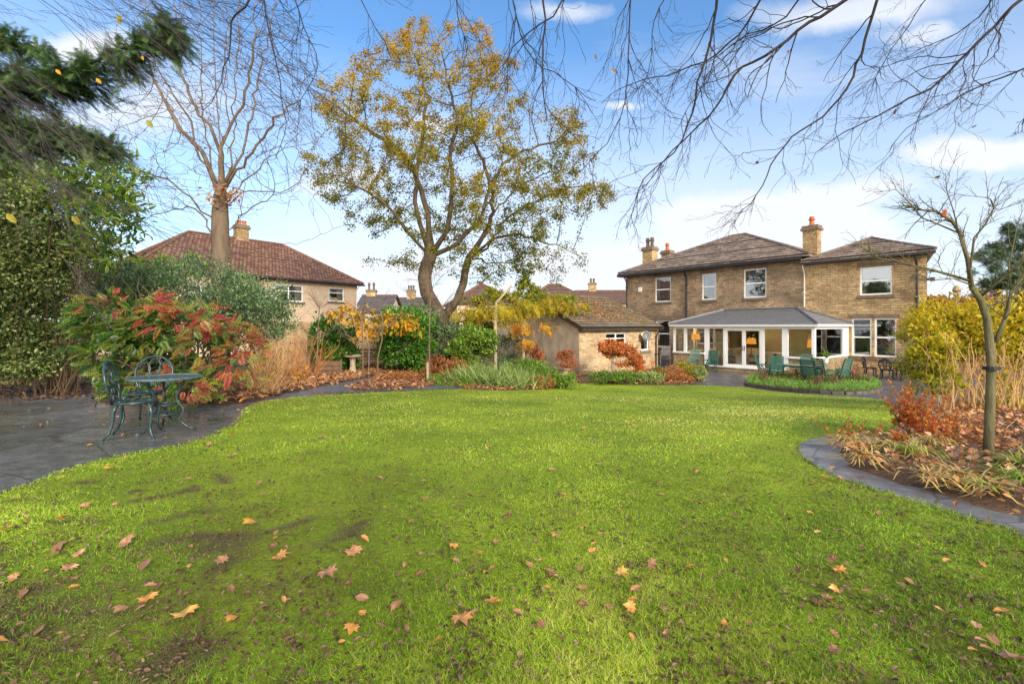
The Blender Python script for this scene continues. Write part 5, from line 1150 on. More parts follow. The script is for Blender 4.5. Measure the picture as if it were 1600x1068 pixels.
# dark inner foliage of the same shrub
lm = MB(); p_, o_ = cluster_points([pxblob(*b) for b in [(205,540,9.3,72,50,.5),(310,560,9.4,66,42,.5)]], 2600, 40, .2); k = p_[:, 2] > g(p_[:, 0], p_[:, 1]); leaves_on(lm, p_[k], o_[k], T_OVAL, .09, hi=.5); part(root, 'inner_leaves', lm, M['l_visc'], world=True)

shrub('viburnum_bush', 'broad rounded grey-green evergreen bush around the bare trunk', 'bush', [(300,460,13.5,95,48,1.6),(380,478,13.3,60,46,1.5),(225,470,13.5,80,52,1.4),(180,450,14,45,35,1.),(345,500,13.,80,48,1.2),(418,502,13.2,32,30,1.)], 46000, T_DIA, .078, 'l_visc', stems=30, sig=.16, per=110, up=.5, stem_r=.03)
shrub('laurel_bush', 'pale green upright shoots rising above the grey-green bush at left', 'bush', [(160,420,14.8,14,26,.4),(230,425,14.8,30,22,.5),(300,418,14.8,14,20,.4),(262,422,14.8,14,18,.4)], 2600, T_DIA, .11, 'l_low', stems=16, sig=.2, per=50, up=.8, base=on_ground(235, 14.8)[:2])
def twiggy(name, label, px, Y, n, hpx, wpx, mat, r0=.006, leafmat=None, nleaf=0, leafsize=.1, cat='shrub', kids=3, group=None, base_w=.25, zig=.14, lean=.75, bottom=None, lo_=0, hi_=1, T=T_OVAL):
    b = on_ground(px, Y); o = thing(name, label, cat, b, group=group); m_ = MB(); ends = []
    for k in range(n):
        u = rng.uniform(-1, 1); H_ = hpx/F*Y*rng.uniform(.6, 1.08)*(1-.25*abs(u)); W_ = wpx/F*Y*u; a = b+[W_*base_w+rng.normal()*.04, rng.normal()*.12, -.02]
        d = np.array([W_*lean, rng.normal()*.3*wpx/F*Y, H_]); L = np.linalg.norm([W_, H_]); wander(a, d, L, r0*rng.uniform(.7, 1.3), m_, 1 if kids else 0, rng, droop=.01, zig=zig, kids=kids, seg=.09, spread=.5, minr=r0*.35, ends=ends, shrink=.45, sides=4)
    part(o, 'stems', m_, M[mat])if False else part(o, 'stems', m_, M[mat], world=True)
    if nleaf:
        e = np.array(ends)[rng.integers(0, len(ends), nleaf)]+rng.normal(size=(nleaf, 3))*.05; lm = MB(); scatter(lm, *T, e, frames(rng.normal(size=e.shape)+[0,0,-.3], rng.normal(size=e.shape)), leafsize*rng.uniform(.6, 1.2, nleaf), rng.uniform(lo_, hi_, nleaf)); part(o, 'leaves', lm, M[leafmat], world=True)
    return o
twiggy('twiggy_shrub', 'bare fan of tan stems growing from the leaf pile by the path', 415, 10.6, 46, 92, 58, 'stem_tan', .008, 'l_yellow', 22, .16, kids=5, base_w=.15, lo_=.5, zig=.28)
twiggy('dogwood', 'orange-stemmed dogwood thicket in front of the tan fence', 455, 15.5, 80, 74, 50, 'stem_orange', .007, 'l_rust', 60, .1, kids=3, base_w=.7, lean=.4)
twiggy('dogwood', 'pale straw-coloured twiggy shrub between the evergreen bush and the dogwood', 405, 14.8, 40, 62, 28, 'stem_brown', .007, kids=3, base_w=.5, lean=.4)
for px_, py_, Y_, lb in ((402,590,10.9,'small yellow-leaved plant beside the leaf pile'),(455,594,10.9,'second tuft of yellow leaves by the grey path strip')):
    pass
shrub('yellow_seedling', 'small tuft of yellow leaves beside the pale path strip', 'plant', [(463,592,13.8,9,6,.2)], 40, T_OVAL, .14, 'l_yellow', stems=3, sig=.4, per=10, lo=.4)
shrub('yellow_seedling', 'flat golden leaf tuft in the leaf pile below the fan of tan stems', 'plant', [(430,612,11.5,12,5,.2)], 40, T_OVAL, .13, 'l_yellow', stems=3, sig=.4, per=10, lo=.5)

# evergreens along the fence
shrub('laurel_hedge', 'dark glossy rounded laurel left of the wooden bench', 'bush', [(522,535,19.5,28,42,.9),(535,560,19.3,22,24,.8),(505,520,19.6,16,24,.7)], 7500, T_OVAL, .13, 'l_laurel', stems=10, sig=.17, per=70, hi=.55)
shrub('laurel_hedge', 'bright glossy laurel mound right of the wooden bench', 'bush', [(630,535,20.0,36,42,1.),(655,550,19.8,22,30,.8),(615,515,20.2,26,26,.8),(640,505,20.4,40,20,.8)], 10500, T_OVAL, .14, 'l_laurel', stems=10, sig=.17, per=70, hi=.85)
root = thing('climbing_vine', 'amber-leaved vine trained over the heads of the thin saplings', 'climber', on_ground(600, 18.5))
def vine(root, blobs, n, mat, T, size, per=24, sig=.25, droop=.5, lo_=0, hi_=1, stems=16, base=None, sr=.012):
    bl = [pxblob(*b) for b in blobs]; p_, o_ = cluster_points(bl, n, per, sig, shell=.9); lm = MB(); leaves_on(lm, p_, o_, T, size, 1., 0, lo_, hi_, droop=droop); part(root, 'leaves', lm, M[mat], world=True)
    sb = MB()
    for _ in range(stems):
        i, j = rng.integers(0, len(p_), 2); a = p_[i] if base is None or _ > 3 else np.array(base, float); sb.tube(curve(a, p_[j], 10, .2), np.linspace(sr, sr*.4, 10), 4)
    part(root, 'stems', sb, M['stem_brown'], world=True)
vine(root, [(540,490,18.3,32,13,.4),(570,498,18.3,30,13,.4),(598,505,18.3,26,16,.4),(622,500,18.3,25,15,.4),(640,512,18.3,20,12,.3),(563,520,18.2,28,14,.3),(518,495,18.5,18,10,.3)], 560, 'l_yellow', T_OVAL, .22, 10, .3, lo_=.35)
for px0, pts, Y_, lab, rr in ((494,[(493,582),(496,545),(497,510),(500,470)],17.6,'thin straight sapling in front of the orange stems','x'),(567,[(566,590),(567,560),(566,520),(565,480)],17.0,'thin Y-branched sapling right in front of the bird bath','x'),(590,[(591,585),(590,560),(597,530),(598,500),(592,480)],17.2,'leaning curved sapling between bench and laurel','x'),(671,[(671,588),(671,550),(671,510),(672,470),(676,450)],16.6,'grey branching sapling tied to a stake in the far border','x')):
    o = thing('sapling', lab, 'tree', on_ground(px0, Y_), group='thin saplings by the bird bath'); m_, c_ = MB(), MB(); q = np.array(px_line(pts, Y_)); q[0] = on_ground(px0, Y_); m_.tube(q, np.linspace(.032, .016, len(q)), 7)
    for sgn in (-1, 1):
        a = q[-3]*.5+q[-2]*.5; e = a+np.array([sgn*.75, 0, .65]); cc = curve(a, e, 9, .06, bow=(0,0,-.12)); m_.tube(cc, np.linspace(.02, .009, 9), 5)
        for z in cc[2:]: wander(z, np.array([sgn*.5+rng.normal()*.5, rng.normal()*.4, .7]), .6, .007, c_, 1, rng, droop=0, kids=3, seg=.1, minr=.004)
    for k in range(8): wander(q[-1]*.7+q[-2]*.3, np.array([rng.normal()*.6, rng.normal()*.5, .8]), .9 if px0 < 660 else 1.3, .008, c_, 2 if px0 > 660 else 1, rng, droop=0, kids=4, seg=.1, minr=.004)
    part(o, 'trunk', m_, M['bark_bare'], world=True); part(o, 'twigs', c_, M['bark_bare'], world=True)
    if px0 == 671: m_ = MB(); b = on_ground(668, Y_-.1); m_.tube([b, b+[0,0,.75]], .045, 8); st_ = solo('stake', m_, M['wood_old'], 'short wooden stake beside the grey sapling in the far border', 'stake')
m_ = MB(); b = on_ground(576, 17.4); m_.tube([b, b+[.02,0,1.25]], .012, 6); solo('metal_rod', m_, M['lead'], 'thin metal rod standing by the leaning curved sapling', 'rod')

# bird bath, bench, cut stump
b = G(551, 583); bb_o = thing('bird_bath', 'stone bird bath with square pedestal among the fallen leaves', 'bird bath', b)
m_ = MB(); m_.box((0,0,.05), (.34,.34,.10)); m_.lathe((0,0,.10), [(.0,0),(.15,0),(.13,.06),(.10,.2),(.11,.42),(.14,.5),(0,.5)], 8); part(bb_o, 'pedestal', m_, M['stone_bath'])
m_ = MB(); m_.lathe((0,0,.60), [(0,0),(.16,0),(.34,.06),(.36,.11),(.33,.11),(.2,.06),(0,.05)], 20); part(bb_o, 'bowl', m_, M['stone_bath'])
b = on_ground(571, 19.9); bench = thing('garden_bench', 'dark wooden garden bench against the fence behind the bird bath', 'bench', b, .14)
m_ = MB(); [m_.bb(-.8,.8,-.28+.11*k,-.19+.11*k,.42,.45) for k in range(5)]; part(bench, 'seat', m_, M['wood_bench'])
m_ = MB(); [m_.bb(-.8,.8,.30,.33,.55+.13*k,.64+.13*k) for k in range(3)]; part(bench, 'backrest', m_, M['wood_bench'])
for sx in (-1, 1):
    m_ = MB(); m_.tube([(sx*.76,-.28,0),(sx*.76,-.25,.3),(sx*.76,-.27,.62),(sx*.76,-.1,.66),(sx*.76,.3,.64)], .025, 6); m_.tube([(sx*.76,.38,0),(sx*.76,.30,.42),(sx*.76,.36,.95)], .025, 6); m_.bb(sx*.76-.02,sx*.76+.02,-.27,.3,.38,.415); part(bench, 'end_frame', m_, M['black_iron'])
b = on_ground(514, 17.9); st = thing('wooden_planter', 'low square wooden planter right of the orange stems', 'planter', b, .3)
m_ = MB()
for k in range(3): m_.bb(-.4,.4,-.3,-.26,.02+.16*k,.16+.16*k); m_.bb(-.4,.4,.26,.3,.02+.16*k,.16+.16*k); m_.bb(-.4,-.36,-.258,.258,.02+.16*k,.16+.16*k); m_.bb(.36,.4,-.258,.258,.02+.16*k,.16+.16*k)
part(st, 'boards', m_, M['wood_bench']); m_ = MB(); [m_.bb(sx*.42-.03,sx*.42+.03,sy*.32-.03,sy*.32+.03,0,.54) for sx in (-1,1) for sy in (-1,1)]; part(st, 'corner_posts', m_, M['wood_bench']); m_ = MB(); m_.bb(-.355,.355,-.255,.255,.3,.42); part(st, 'soil', m_, M['soil'])

# far border plants
SH = [('green_shrub','leafy light green shrub in the far border beside the pergola post',[(735,540,20.5,24,28,.8),(760,535,20.5,16,20,.7),(715,550,20.3,16,22,.6)],6000,T_OVAL,.13,'l_low',.2,1.,.15),
 ('dark_shrub','dark green shrub at the foot of the oak behind the far border',[(700,535,22,26,30,.8),(665,500,22,30,22,.8),(745,515,22.5,26,22,.8)],6000,T_OVAL,.12,'l_visc',0,.8,.2),
 ('copper_shrub','low copper-brown shrub at the left of the far border',[(690,572,18.8,22,16,.6),(712,578,18.4,22,14,.6),(676,580,18.6,12,10,.4)],3400,T_OVAL,.09,'l_rust',0,1,.2),
 ('lavender_clump','broad spiky grey-green lavender mound in the far border',[(775,588,17.2,48,15,.7),(805,582,17.6,36,14,.7),(750,592,17.0,34,12,.6)],0,None,0,'l_lav',0,1,.2),
 ('geranium_clump','fresh green leafy mound right of the lavender',[(835,582,18.4,32,14,.7),(815,575,18.8,26,12,.6)],5200,T_OVAL,.08,'l_low',.1,.9,.2),
 ('primrose_clump','bright low green plant at the right tip of the far border',[(885,594,17.9,20,7,.5),(870,592,17.9,14,6,.4)],1800,T_OVAL,.09,'l_low',.3,1,.2),
 ('groundcover_clump','low mossy green cushion plant at the left of the far border',[(690,598,16.4,20,6,.5),(675,592,16.8,16,6,.4)],1800,T_OVAL,.06,'l_low',.1,.9,.2),
 ('groundcover_clump','pale green cushion in the border between the path and copper shrub',[(722,596,16.5,20,8,.5)],1400,T_OVAL,.07,'l_low',.3,1,.2),
 ('heather_clump','straggly olive and straw-coloured groundcover along the path edge',[(640,592,16.8,36,7,.7),(600,600,16.4,34,5,.5),(580,604,16.,30,4,.4)],3600,T_OVAL,.06,'l_rust',0,.9,.2),
 ('sedum_clump','orange-tan faded perennial clump below the leafy mound',[(845,597,17.2,22,7,.4)],1500,T_OVAL,.06,'l_rust',.4,1,.2),
 ('red_shrub','small wine-red shrub against the rendered garage wall near its corner',[(884,565,22.4,14,18,.4)],1500,T_OVAL,.09,'l_acer',0,.7,.2),
 ('red_shrub','small rust-red shrub by the left pergola post against the garage',[(838,556,23.2,10,14,.3)],1000,T_OVAL,.09,'l_acer',0,.8,.2),
 ('ivy_shrub','dark leafy shrub in the shade under the pergola',[(795,545,23.5,30,22,.6),(775,570,21.5,22,14,.5)],3000,T_OVAL,.10,'l_visc',0,.7,.2)]
for nm, lab, bl, n, T, sz, mt, lo_, hi_, sg in SH:
    if n: shrub(nm, lab, 'plant' if 'clump' in nm else 'shrub', bl, n, T, sz, mt, stems=10, sig=sg, per=50, lo=lo_, hi=hi_, stem_r=.01); continue
    o = thing(nm, lab, 'plant', on_ground(780, 17.3)); n = 6500; c_ = [pxblob(*b) for b in bl]; P_ = []
    for (c0, rd) in c_: k = n//3; P_.append(np.stack([c0[0]+rng.normal(size=k)*rd[0]*.5, c0[1]+rng.normal(size=k)*.45, np.zeros(k)], 1))
    q = np.concatenate(P_); q[:, 2] = g(q[:, 0], q[:, 1])+rng.uniform(.0, .35, len(q)); cen = np.array([P(785,590,17.3)[0], 17.3, 0]); dv = (q-cen); dv[:, 2] = 0
    ax_ = unit(dv*.4+[0,0,1.]+rng.normal(size=q.shape)*.5); lm = MB(); L_ = rng.uniform(.25, .75, len(q))*rng.choice([.6, 1.], len(q)); fr_ = frames(ax_, rng.normal(size=q.shape)); fr_[:, :, 0] *= (.022/L_)[:, None]; scatter(lm, *T_BLADE, q, fr_, L_, rng.random(len(q))); part(o, 'spikes', lm, M[mt], world=True)
b = on_ground(868, 21.6); sb_ = thing('stone_bench', 'rough stone slab seat on blocks against the garage wall', 'bench', b, -.85)
m_ = MB(); m_.bb(-.7,.7,-.2,.2,.45,.55); part(sb_, 'slab', m_, M['stone_trim'])
for sx in (-1, 1): m_ = MB(); m_.bb(sx*.5-.13,sx*.5+.13,-.16,.16,0,.448); part(sb_, 'block', m_, M['plinth'])

# pergola with yellow climber in front of the garage gable
pg = thing('pergola', 'rustic pole pergola carrying the yellow climber beside the garage', 'pergola', on_ground(775, 22))
for px_, Y_ in ((774, 21.0), (818, 22.6), (743, 24.5), (716, 23.5)):
    m_ = MB(); q = on_ground(px_, Y_); m_.tube([q-[0,0,.1], P(px_, 490, Y_)], .075, 8); part(pg, 'post', m_, M['wood_old'], world=True)
for (a, b) in (((770,502,20.9),(822,496,22.7)), ((712,503,23.4),(776,500,21.)), ((742,500,24.6),(824,497,22.6)), ((776,472,21.),(799,447,21.6)), ((774,500,21.),(775,472,21.))):
    m_ = MB(); m_.tube([P(*a), P(*b)], .042, 8); part(pg, 'beam', m_, M['wood_old'], world=True)
vn = thing('wisteria_climber', 'yellow and green climber sprawling over the pergola and garage roof', 'climber', on_ground(828, 22.6))
p1 = [(770,488,21.8,42,11,1.),(740,492,22.5,36,9,1.),(815,484,22.4,38,13,1.),(846,472,23.8,38,7,1.),(885,478,25.,32,6,1.)]
vine(vn, p1, 1900, 'l_vine', T_PIN5, .30, 12, .25, .7, .35, 1, 20, base=on_ground(822,22.6), sr=.03)
lm = MB(); p_, o_ = cluster_points([pxblob(*b) for b in [(820,460,23,26,14,.8),(820,436,23,12,18,.5),(772,462,23,22,9,.7),(875,468,25,36,5,.7),(745,470,23.5,20,8,.6)]], 3400, 40, .2, shell=.8); leaves_on(lm, p_, o_, T_OVAL, .15, hi=.6); part(vn, 'green_leaves', lm, M['l_vine'], world=True)
lm = MB(); p_, o_ = cluster_points([pxblob(*b) for b in [(812,508,22,14,10,.3),(846,510,22.2,12,4,.3),(822,532,22.3,11,7,.3)]], 130, 6, .35, shell=.9); leaves_on(lm, p_, o_, T_PIN5, .34, lo=.6, hi=1, droop=1.2); part(vn, 'hanging_leaves', lm, M['l_yellow'], world=True)
rf = gar; mb = MB(); n = 2600; xs_ = rng.uniform(.1, GL, n); ys_ = np.clip(rng.beta(1.6, 1.5, n)*GW/2, .1, GW/2-.1); kk = rng.random(n) < np.exp(-((xs_-3.0)**2)/7)*.9+.1; xs_, ys_ = xs_[kk], ys_[kk]; n = len(xs_)
zs_ = GE+ys_*sl_+.20; c_, s_ = math.cos(K.rz), math.sin(K.rz); q = np.stack([K.o[0]+c_*xs_-s_*ys_, K.o[1]+s_*xs_+c_*ys_, K.o[2]+zs_], 1); scatter(mb, *T_OAKLEAF, q, flat_frames(n, .5), rng.uniform(.07, .15, n), rng.uniform(.3, .95, n)); solo('leaf_litter', mb, M['l_litter'], 'fallen leaves lying on the mossy garage roof', 'leaf litter', kind='stuff')

# Japanese maple in front of the garage
r = rg(4); ja = thing('japanese_maple', 'weeping rust-red Japanese maple in front of the garage wall', 'tree', on_ground(956, 21.4)); m_, c_ = MB(), MB(); b = on_ground(957, 21.4)
nodes = [b]; par = [-1]; s_ = seedline(nodes, par, px_line([(958,570),(957,560),(962,552)], 21.4), 0, .1, .01, r)
pos_, par_ = grow(nodes, par, attractors([(932,536),(950,530),(985,535),(1005,560),(1008,578),(1000,585),(990,570),(975,556),(950,552),(935,548)], 450, 21.4, .9, r, gaps=0, edge=30), .10, 1.4, .14, 70, (0,0,.0), .4, r)
tree_tubes(pos_, par_, .005, .075, .02, m_, c_, 2.); part(ja, 'trunk', m_, M['bark_pale'], world=True); 
n = 5200; ix = r.integers(len(nodes), len(pos_), n); q = pos_[ix]+r.normal(size=(n,3))*.07; lm = MB(); scatter(lm, *T_DIA, q, frames(r.normal(size=(n,3))*.4+[.35,0,-1.], r.normal(size=(n,3))), r.uniform(.06,.13,n), r.random(n)); co = part(ja, 'crown', lm, M['l_acer'], world=True); q = part(ja, 'twigs', c_, M['stem_orange'], world=True); q.parent = co
for nm, lab, bl, n, mt, lo_, hi_ in (('groundcover_clump','low green cushion beneath the weeping red maple',[(945,588,19.6,24,6,.5),(975,588,19.8,22,6,.5)],3000,'l_low',0,.8),('groundcover_clump','grey-green cushion at the middle of the garage border',[(1010,590,19.8,26,6,.5)],2200,'l_lav',.2,1),
    ('rust_perennial','orange-brown perennial clump at the right of the garage border',[(1052,584,21.2,22,12,.5),(1062,592,20.4,24,7,.4),(1040,590,20.6,14,7,.4)],2600,'l_rust',.3,1),('euphorbia','yellow-green bushy plant near the right end of the garage border',[(1081,584,21.4,12,12,.4),(1066,574,22.6,8,8,.3)],1800,'l_lime',.0,.7),('green_clump','small dark green plant beside the garage downpipe',[(1032,580,22.4,12,6,.3)],900,'l_low',0,.6),('pale_grasses','silvery pale tufted plant at the right end of the garage border',[(1093,584,21.,8,11,.3)],900,'l_lav',.6,1)):
    shrub(nm, lab, 'plant', bl, n, T_OVAL, .075, mt, stems=10, sig=.2, per=40, lo=lo_, hi=hi_, stem_r=.008, up=.5)

# curved bed by the patio
CB = [(1163,600),(1172,592),(1215,584),(1300,584),(1365,594),(1378,606),(1372,613),(1340,617),(1290,616),(1240,613),(1200,608),(1170,604)]
CBW = GP(CB); sheet('flower_bed', CBW, .05, M['soil'], smooth=1, mound=.14)
cw = chaikin(CBW, 2); kb = thing('bed_kerb', 'low curved stone kerb round the bulb bed by the patio', 'kerb', (*cw.mean(0), -1.1)); n = len(cw); m_ = MB(); 
sg_ = np.r_[0, np.linalg.norm(np.diff(np.r_[cw, cw[:1]], axis=0), axis=1).cumsum()]; tt = np.arange(0, sg_[-1], .34); cc = np.r_[cw, cw[:1]]
for t0_ in tt:
    a = np.array([np.interp(t0_, sg_, cc[:, k]) for k in (0, 1)]); b = np.array([np.interp(t0_+.32, sg_, cc[:, k]) for k in (0, 1)]); z = float(g(*a)); m_.bar((*a, z+.05+rng.normal()*.008), (*b, z+.05+rng.normal()*.012), .13, .13+rng.normal()*.02)
part(kb, 'stones', m_, M['kerb'], world=True)
q = []; 
while len(q) < 15000: z = rng.uniform(cw.min(0), cw.max(0), (8000, 2)); q += list(z[inpoly(z[:, 0], z[:, 1], cw)])
q = np.array(q[:15000]); n = len(q); ax_ = unit(rng.normal(size=(n,3))*[.4,.4,0]+[0,0,1]); L_ = rng.uniform(.07, .17, n); fr_ = frames(ax_, rng.normal(size=(n,3))); fr_[:, :, 0] *= (.02/L_)[:, None]
mb = MB(); scatter(mb, *T_BLADE, np.c_[q, g(q[:, 0], q[:, 1])+.15], fr_, L_, rng.random(n)); solo('bulb_foliage', mb, M['l_bulb'], 'fresh green bulb leaves filling the curved bed by the patio', 'bulb foliage', kind='stuff')
for k, (px_, py_, w_, h_, lab) in enumerate(((1196,594,12,16,'leftmost dead brown rose stems in the bulb bed'),(1235,590,9,14,'small dead stems in the bulb bed below the patio table'),(1250,588,12,18,'dead stems left of centre in the bulb bed'),(1300,598,14,16,'dark twiggy remains low at the centre of the bulb bed'),(1330,592,18,24,'largest tuft of brown dead stems at the right of the bulb bed'),(1350,594,14,20,'rightmost brown dead stems in the bulb bed'),(1275,602,12,14,'faded flower stalks near the front kerb of the bulb bed'))):
    Yk = G(px_, py_+8)[1]; twiggy('dead_perennial', lab, px_, Yk, 26, h_+12, w_, 'stem_brown', .013, 'l_rust', 60, .07, cat='plant', kids=3, group='dead perennials in the bulb bed', base_w=.3)

# right-hand border: yellow shrub, young tree, orange spirea, strap leaves
r = rng
ys = thing('yellow_shrub', 'large yellow-leaved shrub with tan cane-like stems at the right', 'shrub', on_ground(1530, 8.6)); m_ = MB()
for k in range(190):
    px_ = r.uniform(1462, 1680); Y_ = r.uniform(7.6, 9.8); a = on_ground(px_, Y_); wander(a, np.array([r.normal()*.12-.04*(1500-px_)/100, r.normal()*.1, 1.]), r.uniform(.9, 1.55), r.uniform(.005, .010), m_, 1, r, droop=-.01, zig=.2, kids=3, seg=.12, spread=.4, minr=.003, shrink=.35)
part(ys, 'stems', m_, M['stem_tan'], world=True)
yb = [(1500,500,9.2,52,30,.8),(1570,500,9.4,70,32,.9),(1450,520,9.,25,26,.6),(1440,560,8.6,16,30,.5),(1460,590,8.2,20,26,.4),(1640,510,9.,60,50,.9),(1530,535,9.0,75,20,.8),(1600,535,9.,70,25,.8),(1460,555,8.4,26,26,.4)]
p_, o_ = cluster_points([pxblob(*b) for b in yb], 19000, 40, .2, shell=.9); lm = MB(); leaves_on(lm, p_, o_, T_OVAL, .085, lo=0, hi=1, zgrad=.45); part(ys, 'leaves', lm, M['l_lime'], world=True)
p_, o_ = cluster_points([pxblob(*b) for b in [(1570,610,8.4,45,35,.4),(1595,560,8.6,30,50,.4),(1590,640,7.8,25,25,.3)]], 520, 12, .25, shell=.9); lm = MB(); leaves_on(lm, p_, o_, T_OVAL, .10, lo=.1, hi=.8, droop=.4); part(ys, 'lower_leaves', lm, M['l_lime'], world=True)
p_, o_ = cluster_points([pxblob(*b) for b in [(1425,500,11.5,22,20,.4),(1520,475,12,60,14,.6)]], 1500, 40, .3, shell=.9); lm = MB(); leaves_on(lm, p_, o_, T_OVAL, .06); part(ys, 'rusty_tips', lm, M['l_rust'], world=True)
twiggy('climber_stems', 'bare tangle of grey stems climbing the stone wall behind black chairs', 1420, 21.5, 22, 110, 26, 'bark_pale', .012, None, 0, cat='climber', kids=5, zig=.3)

yt = thing('young_tree', 'young leafless tree with slim mossy trunk in the leaf-covered bed', 'tree', on_ground(1543, 4.72)); m_, c_ = MB(), MB(); r = rg(77); Yy = 4.72
tr_ = px_line([(1546,660),(1548,600),(1549,570),(1543,500),(1533,470),(1518,448)], Yy); tr_ = [on_ground(1543, 4.72)-[0,0,.05]]+tr_; m_.tube(tr_, [.044,.040,.038,.036,.033,.029,.025], 10)
def limb(pts, Y, dY, r0, kids, L=.36, k2=5, dr=-.01):
    kids = int(kids*1.7); r0 = r0*.85
    q = np.array(px_line(pts, Y, dY)); m_.tube(q, np.linspace(r0, r0*.3, len(q)), 6)
    for _ in range(kids):
        t_ = r.uniform(.15, 1)*(len(q)-1); i = min(int(t_), len(q)-2); p0 = q[i]+(q[i+1]-q[i])*(t_-i); d = unit(q[i+1]-q[i]); wander(p0, d+unit(r.normal(size=3)+[0,0,.5])*.9, L*r.uniform(.4, 1.1), max(.0025, r0*.3), c_, 1, r, droop=dr, zig=.4, kids=k2, seg=.06, minr=.0015)
for a in (([(1518,448),(1512,405),(1500,365),(1488,345),(1462,330),(1440,328),(1420,322)], 0, .2, .026, 13), ([(1518,450),(1516,420),(1522,372),(1540,350),(1553,325),(1548,312),(1540,308)], 0, -.3, .014, 8), ([(1520,440),(1480,428),(1450,420),(1425,415),(1400,408),(1375,404),(1352,390)], 0, .5, .018, 10), ([(1500,365),(1470,352),(1440,340),(1415,310),(1400,296),(1375,300)], .1, .3, .010, 9), ([(1518,445),(1490,435),(1455,438),(1430,425)], 0, -.4, .009, 6), ([(1497,360),(1490,330),(1480,300),(1477,270)], .1, 0, .008, 6), ([(1545,320),(1560,328),(1600,315)], -.3, -.2, .006, 3),([(1533,462),(1560,440),(1590,415),(1610,400)], 0,-.3,.018,7), ([(1540,480),(1570,470),(1600,440)],0,.3,.010,5), ([(1555,535),(1566,508),(1575,485),(1580,455),(1605,425),(1640,380)],0,-.1,.026,8), ([(1580,455),(1576,415),(1586,370),(1592,340)],-.05,.1,.010,6)): limb(a[0], Yy+a[1], a[2], a[3], a[4])
part(yt, 'trunk', m_, M['bark_young'], world=True, smooth=True); part(yt, 'crown', c_, M['bark_young'], world=True)
m_ = MB(); m_.tube([P(1549,575,4.72)-[0,0,.018], P(1549,575,4.72)+[0,0,.018]], .066, 12); m_.box(P(1557,575,4.70), (.06,.05,.03)); part(yt, 'rubber_tie', m_, M['stake_tie'], world=True)
lm = MB(); scatter(lm, *T_MAPLE, P(1471,331,4.8)[None], frames(np.array([[.6,0,-.3]]), np.array([[0,-1.,.2]])), .07, np.array([.6])); part(yt, 'last_leaf', lm, M['l_orange'], world=True)
def spirea(px, Y, n, wpx, hpx, lab, size=.05):
    b = on_ground(px, Y); o = thing('spirea', lab, 'shrub', b, group='orange-leaved spireas in the right bed'); m_, lm = MB(), MB()
    for k in range(n):
        a = b+[rng.normal()*wpx/F*Y*.25, rng.normal()*.10, 0]; h = hpx/F*Y*rng.uniform(.6, 1.05); d = np.array([rng.normal()*wpx/F*Y*.5, rng.normal()*.15, h]); c_ = curve(a, a+d, 8, .03); m_.tube(c_, np.linspace(.005, .002, 8), 4)
        k_ = int(h/.011); t_ = rng.uniform(.25, 1, k_); pp = np.stack([np.interp(t_*7, np.arange(8), c_[:, j]) for j in range(3)], 1)+rng.normal(size=(k_,3))*.012; scatter(lm, *T_OVAL, pp, frames(rng.normal(size=(k_,3))+[0,0,.2], rng.normal(size=(k_,3))), size*rng.uniform(.6,1.3,k_)*(1.15-.45*t_), np.clip(.75-.5*t_+rng.normal(size=k_)*.2, 0, 1))
    part(o, 'stems', m_, M['stem_brown'], world=True); part(o, 'leaves', lm, M['l_orange'], world=True)
spirea(1425, 5.9, 30, 26, 82, 'tallest bushy orange-leaved spirea at the back of the right bed'); spirea(1348, 5.6, 3, 20, 58, 'slender orange spirea shoots at the tip of the right bed', .04); spirea(1372, 5.7, 2, 10, 42, 'single short orange shoot left of the bushy spirea', .04)
spirea(1325, 5.35, 3, 26, 40, 'leaning red-tipped spirea shoots over the slate path', .045); spirea(1475, 6.1, 7, 14, 48, 'small rusty spirea between the bushy one and the young tree', .04); spirea(1400, 5.2, 8, 40, 40, 'low loose orange-red shoots spreading along the front of the right bed', .05); spirea(1540, 5.6, 8, 46, 40, 'low rusty shoots behind the young tree trunk', .05); spirea(1452, 5.5, 12, 26, 60, 'red and orange spirea shoots just right of the bushy spirea', .05); spirea(1492, 5.0, 5, 14, 44, 'low crimson-leaved shoots beside the young tree trunk', .05)
def strap(px, py, n, L, lab, spread=1., lo_=0, hi_=1, lean=(0,0), w=.0115, dry=False):
    b = G(px, py); b[2] += .08; o = thing('strap_leaf_plant', lab, 'plant', b, group='strap-leaved clumps in the right bed'); m_ = MB()
    n = int(n*1.5); L = L*1.05; b[2] += .05; b0 = b.copy()
    for k in range(n):
        a_ = rng.uniform(0, 6.28); d = np.array([math.cos(a_)*spread+lean[0], math.sin(a_)*spread+lean[1], rng.uniform(.3, 1.0)]); l = L*rng.uniform(.35, 1.15); b = b0+[rng.normal()*.05, rng.normal()*.05, 0]; m = 7; t_ = np.linspace(0, 1, m)[:, None]
        c_ = b+unit(d)*l*t_+np.array([0,0,-1.])*l*.75*t_**2; c_[:, 2] = np.maximum(c_[:, 2], b[2]-.04+rng.random()*.03); sd_ = unit(np.cross(d, [0,0,1.]))*w/2; W_ = np.array([.7,1,1,.9,.7,.45,.05])[:, None]
        V = np.concatenate([c_-sd_*W_, c_+sd_*W_]); m_.add(V, [[i, i+1, m+i+1, m+i] for i in range(m-1)], rng.uniform(lo_, hi_))
    part(o, 'leaves', m_, M['l_strap'], world=True)
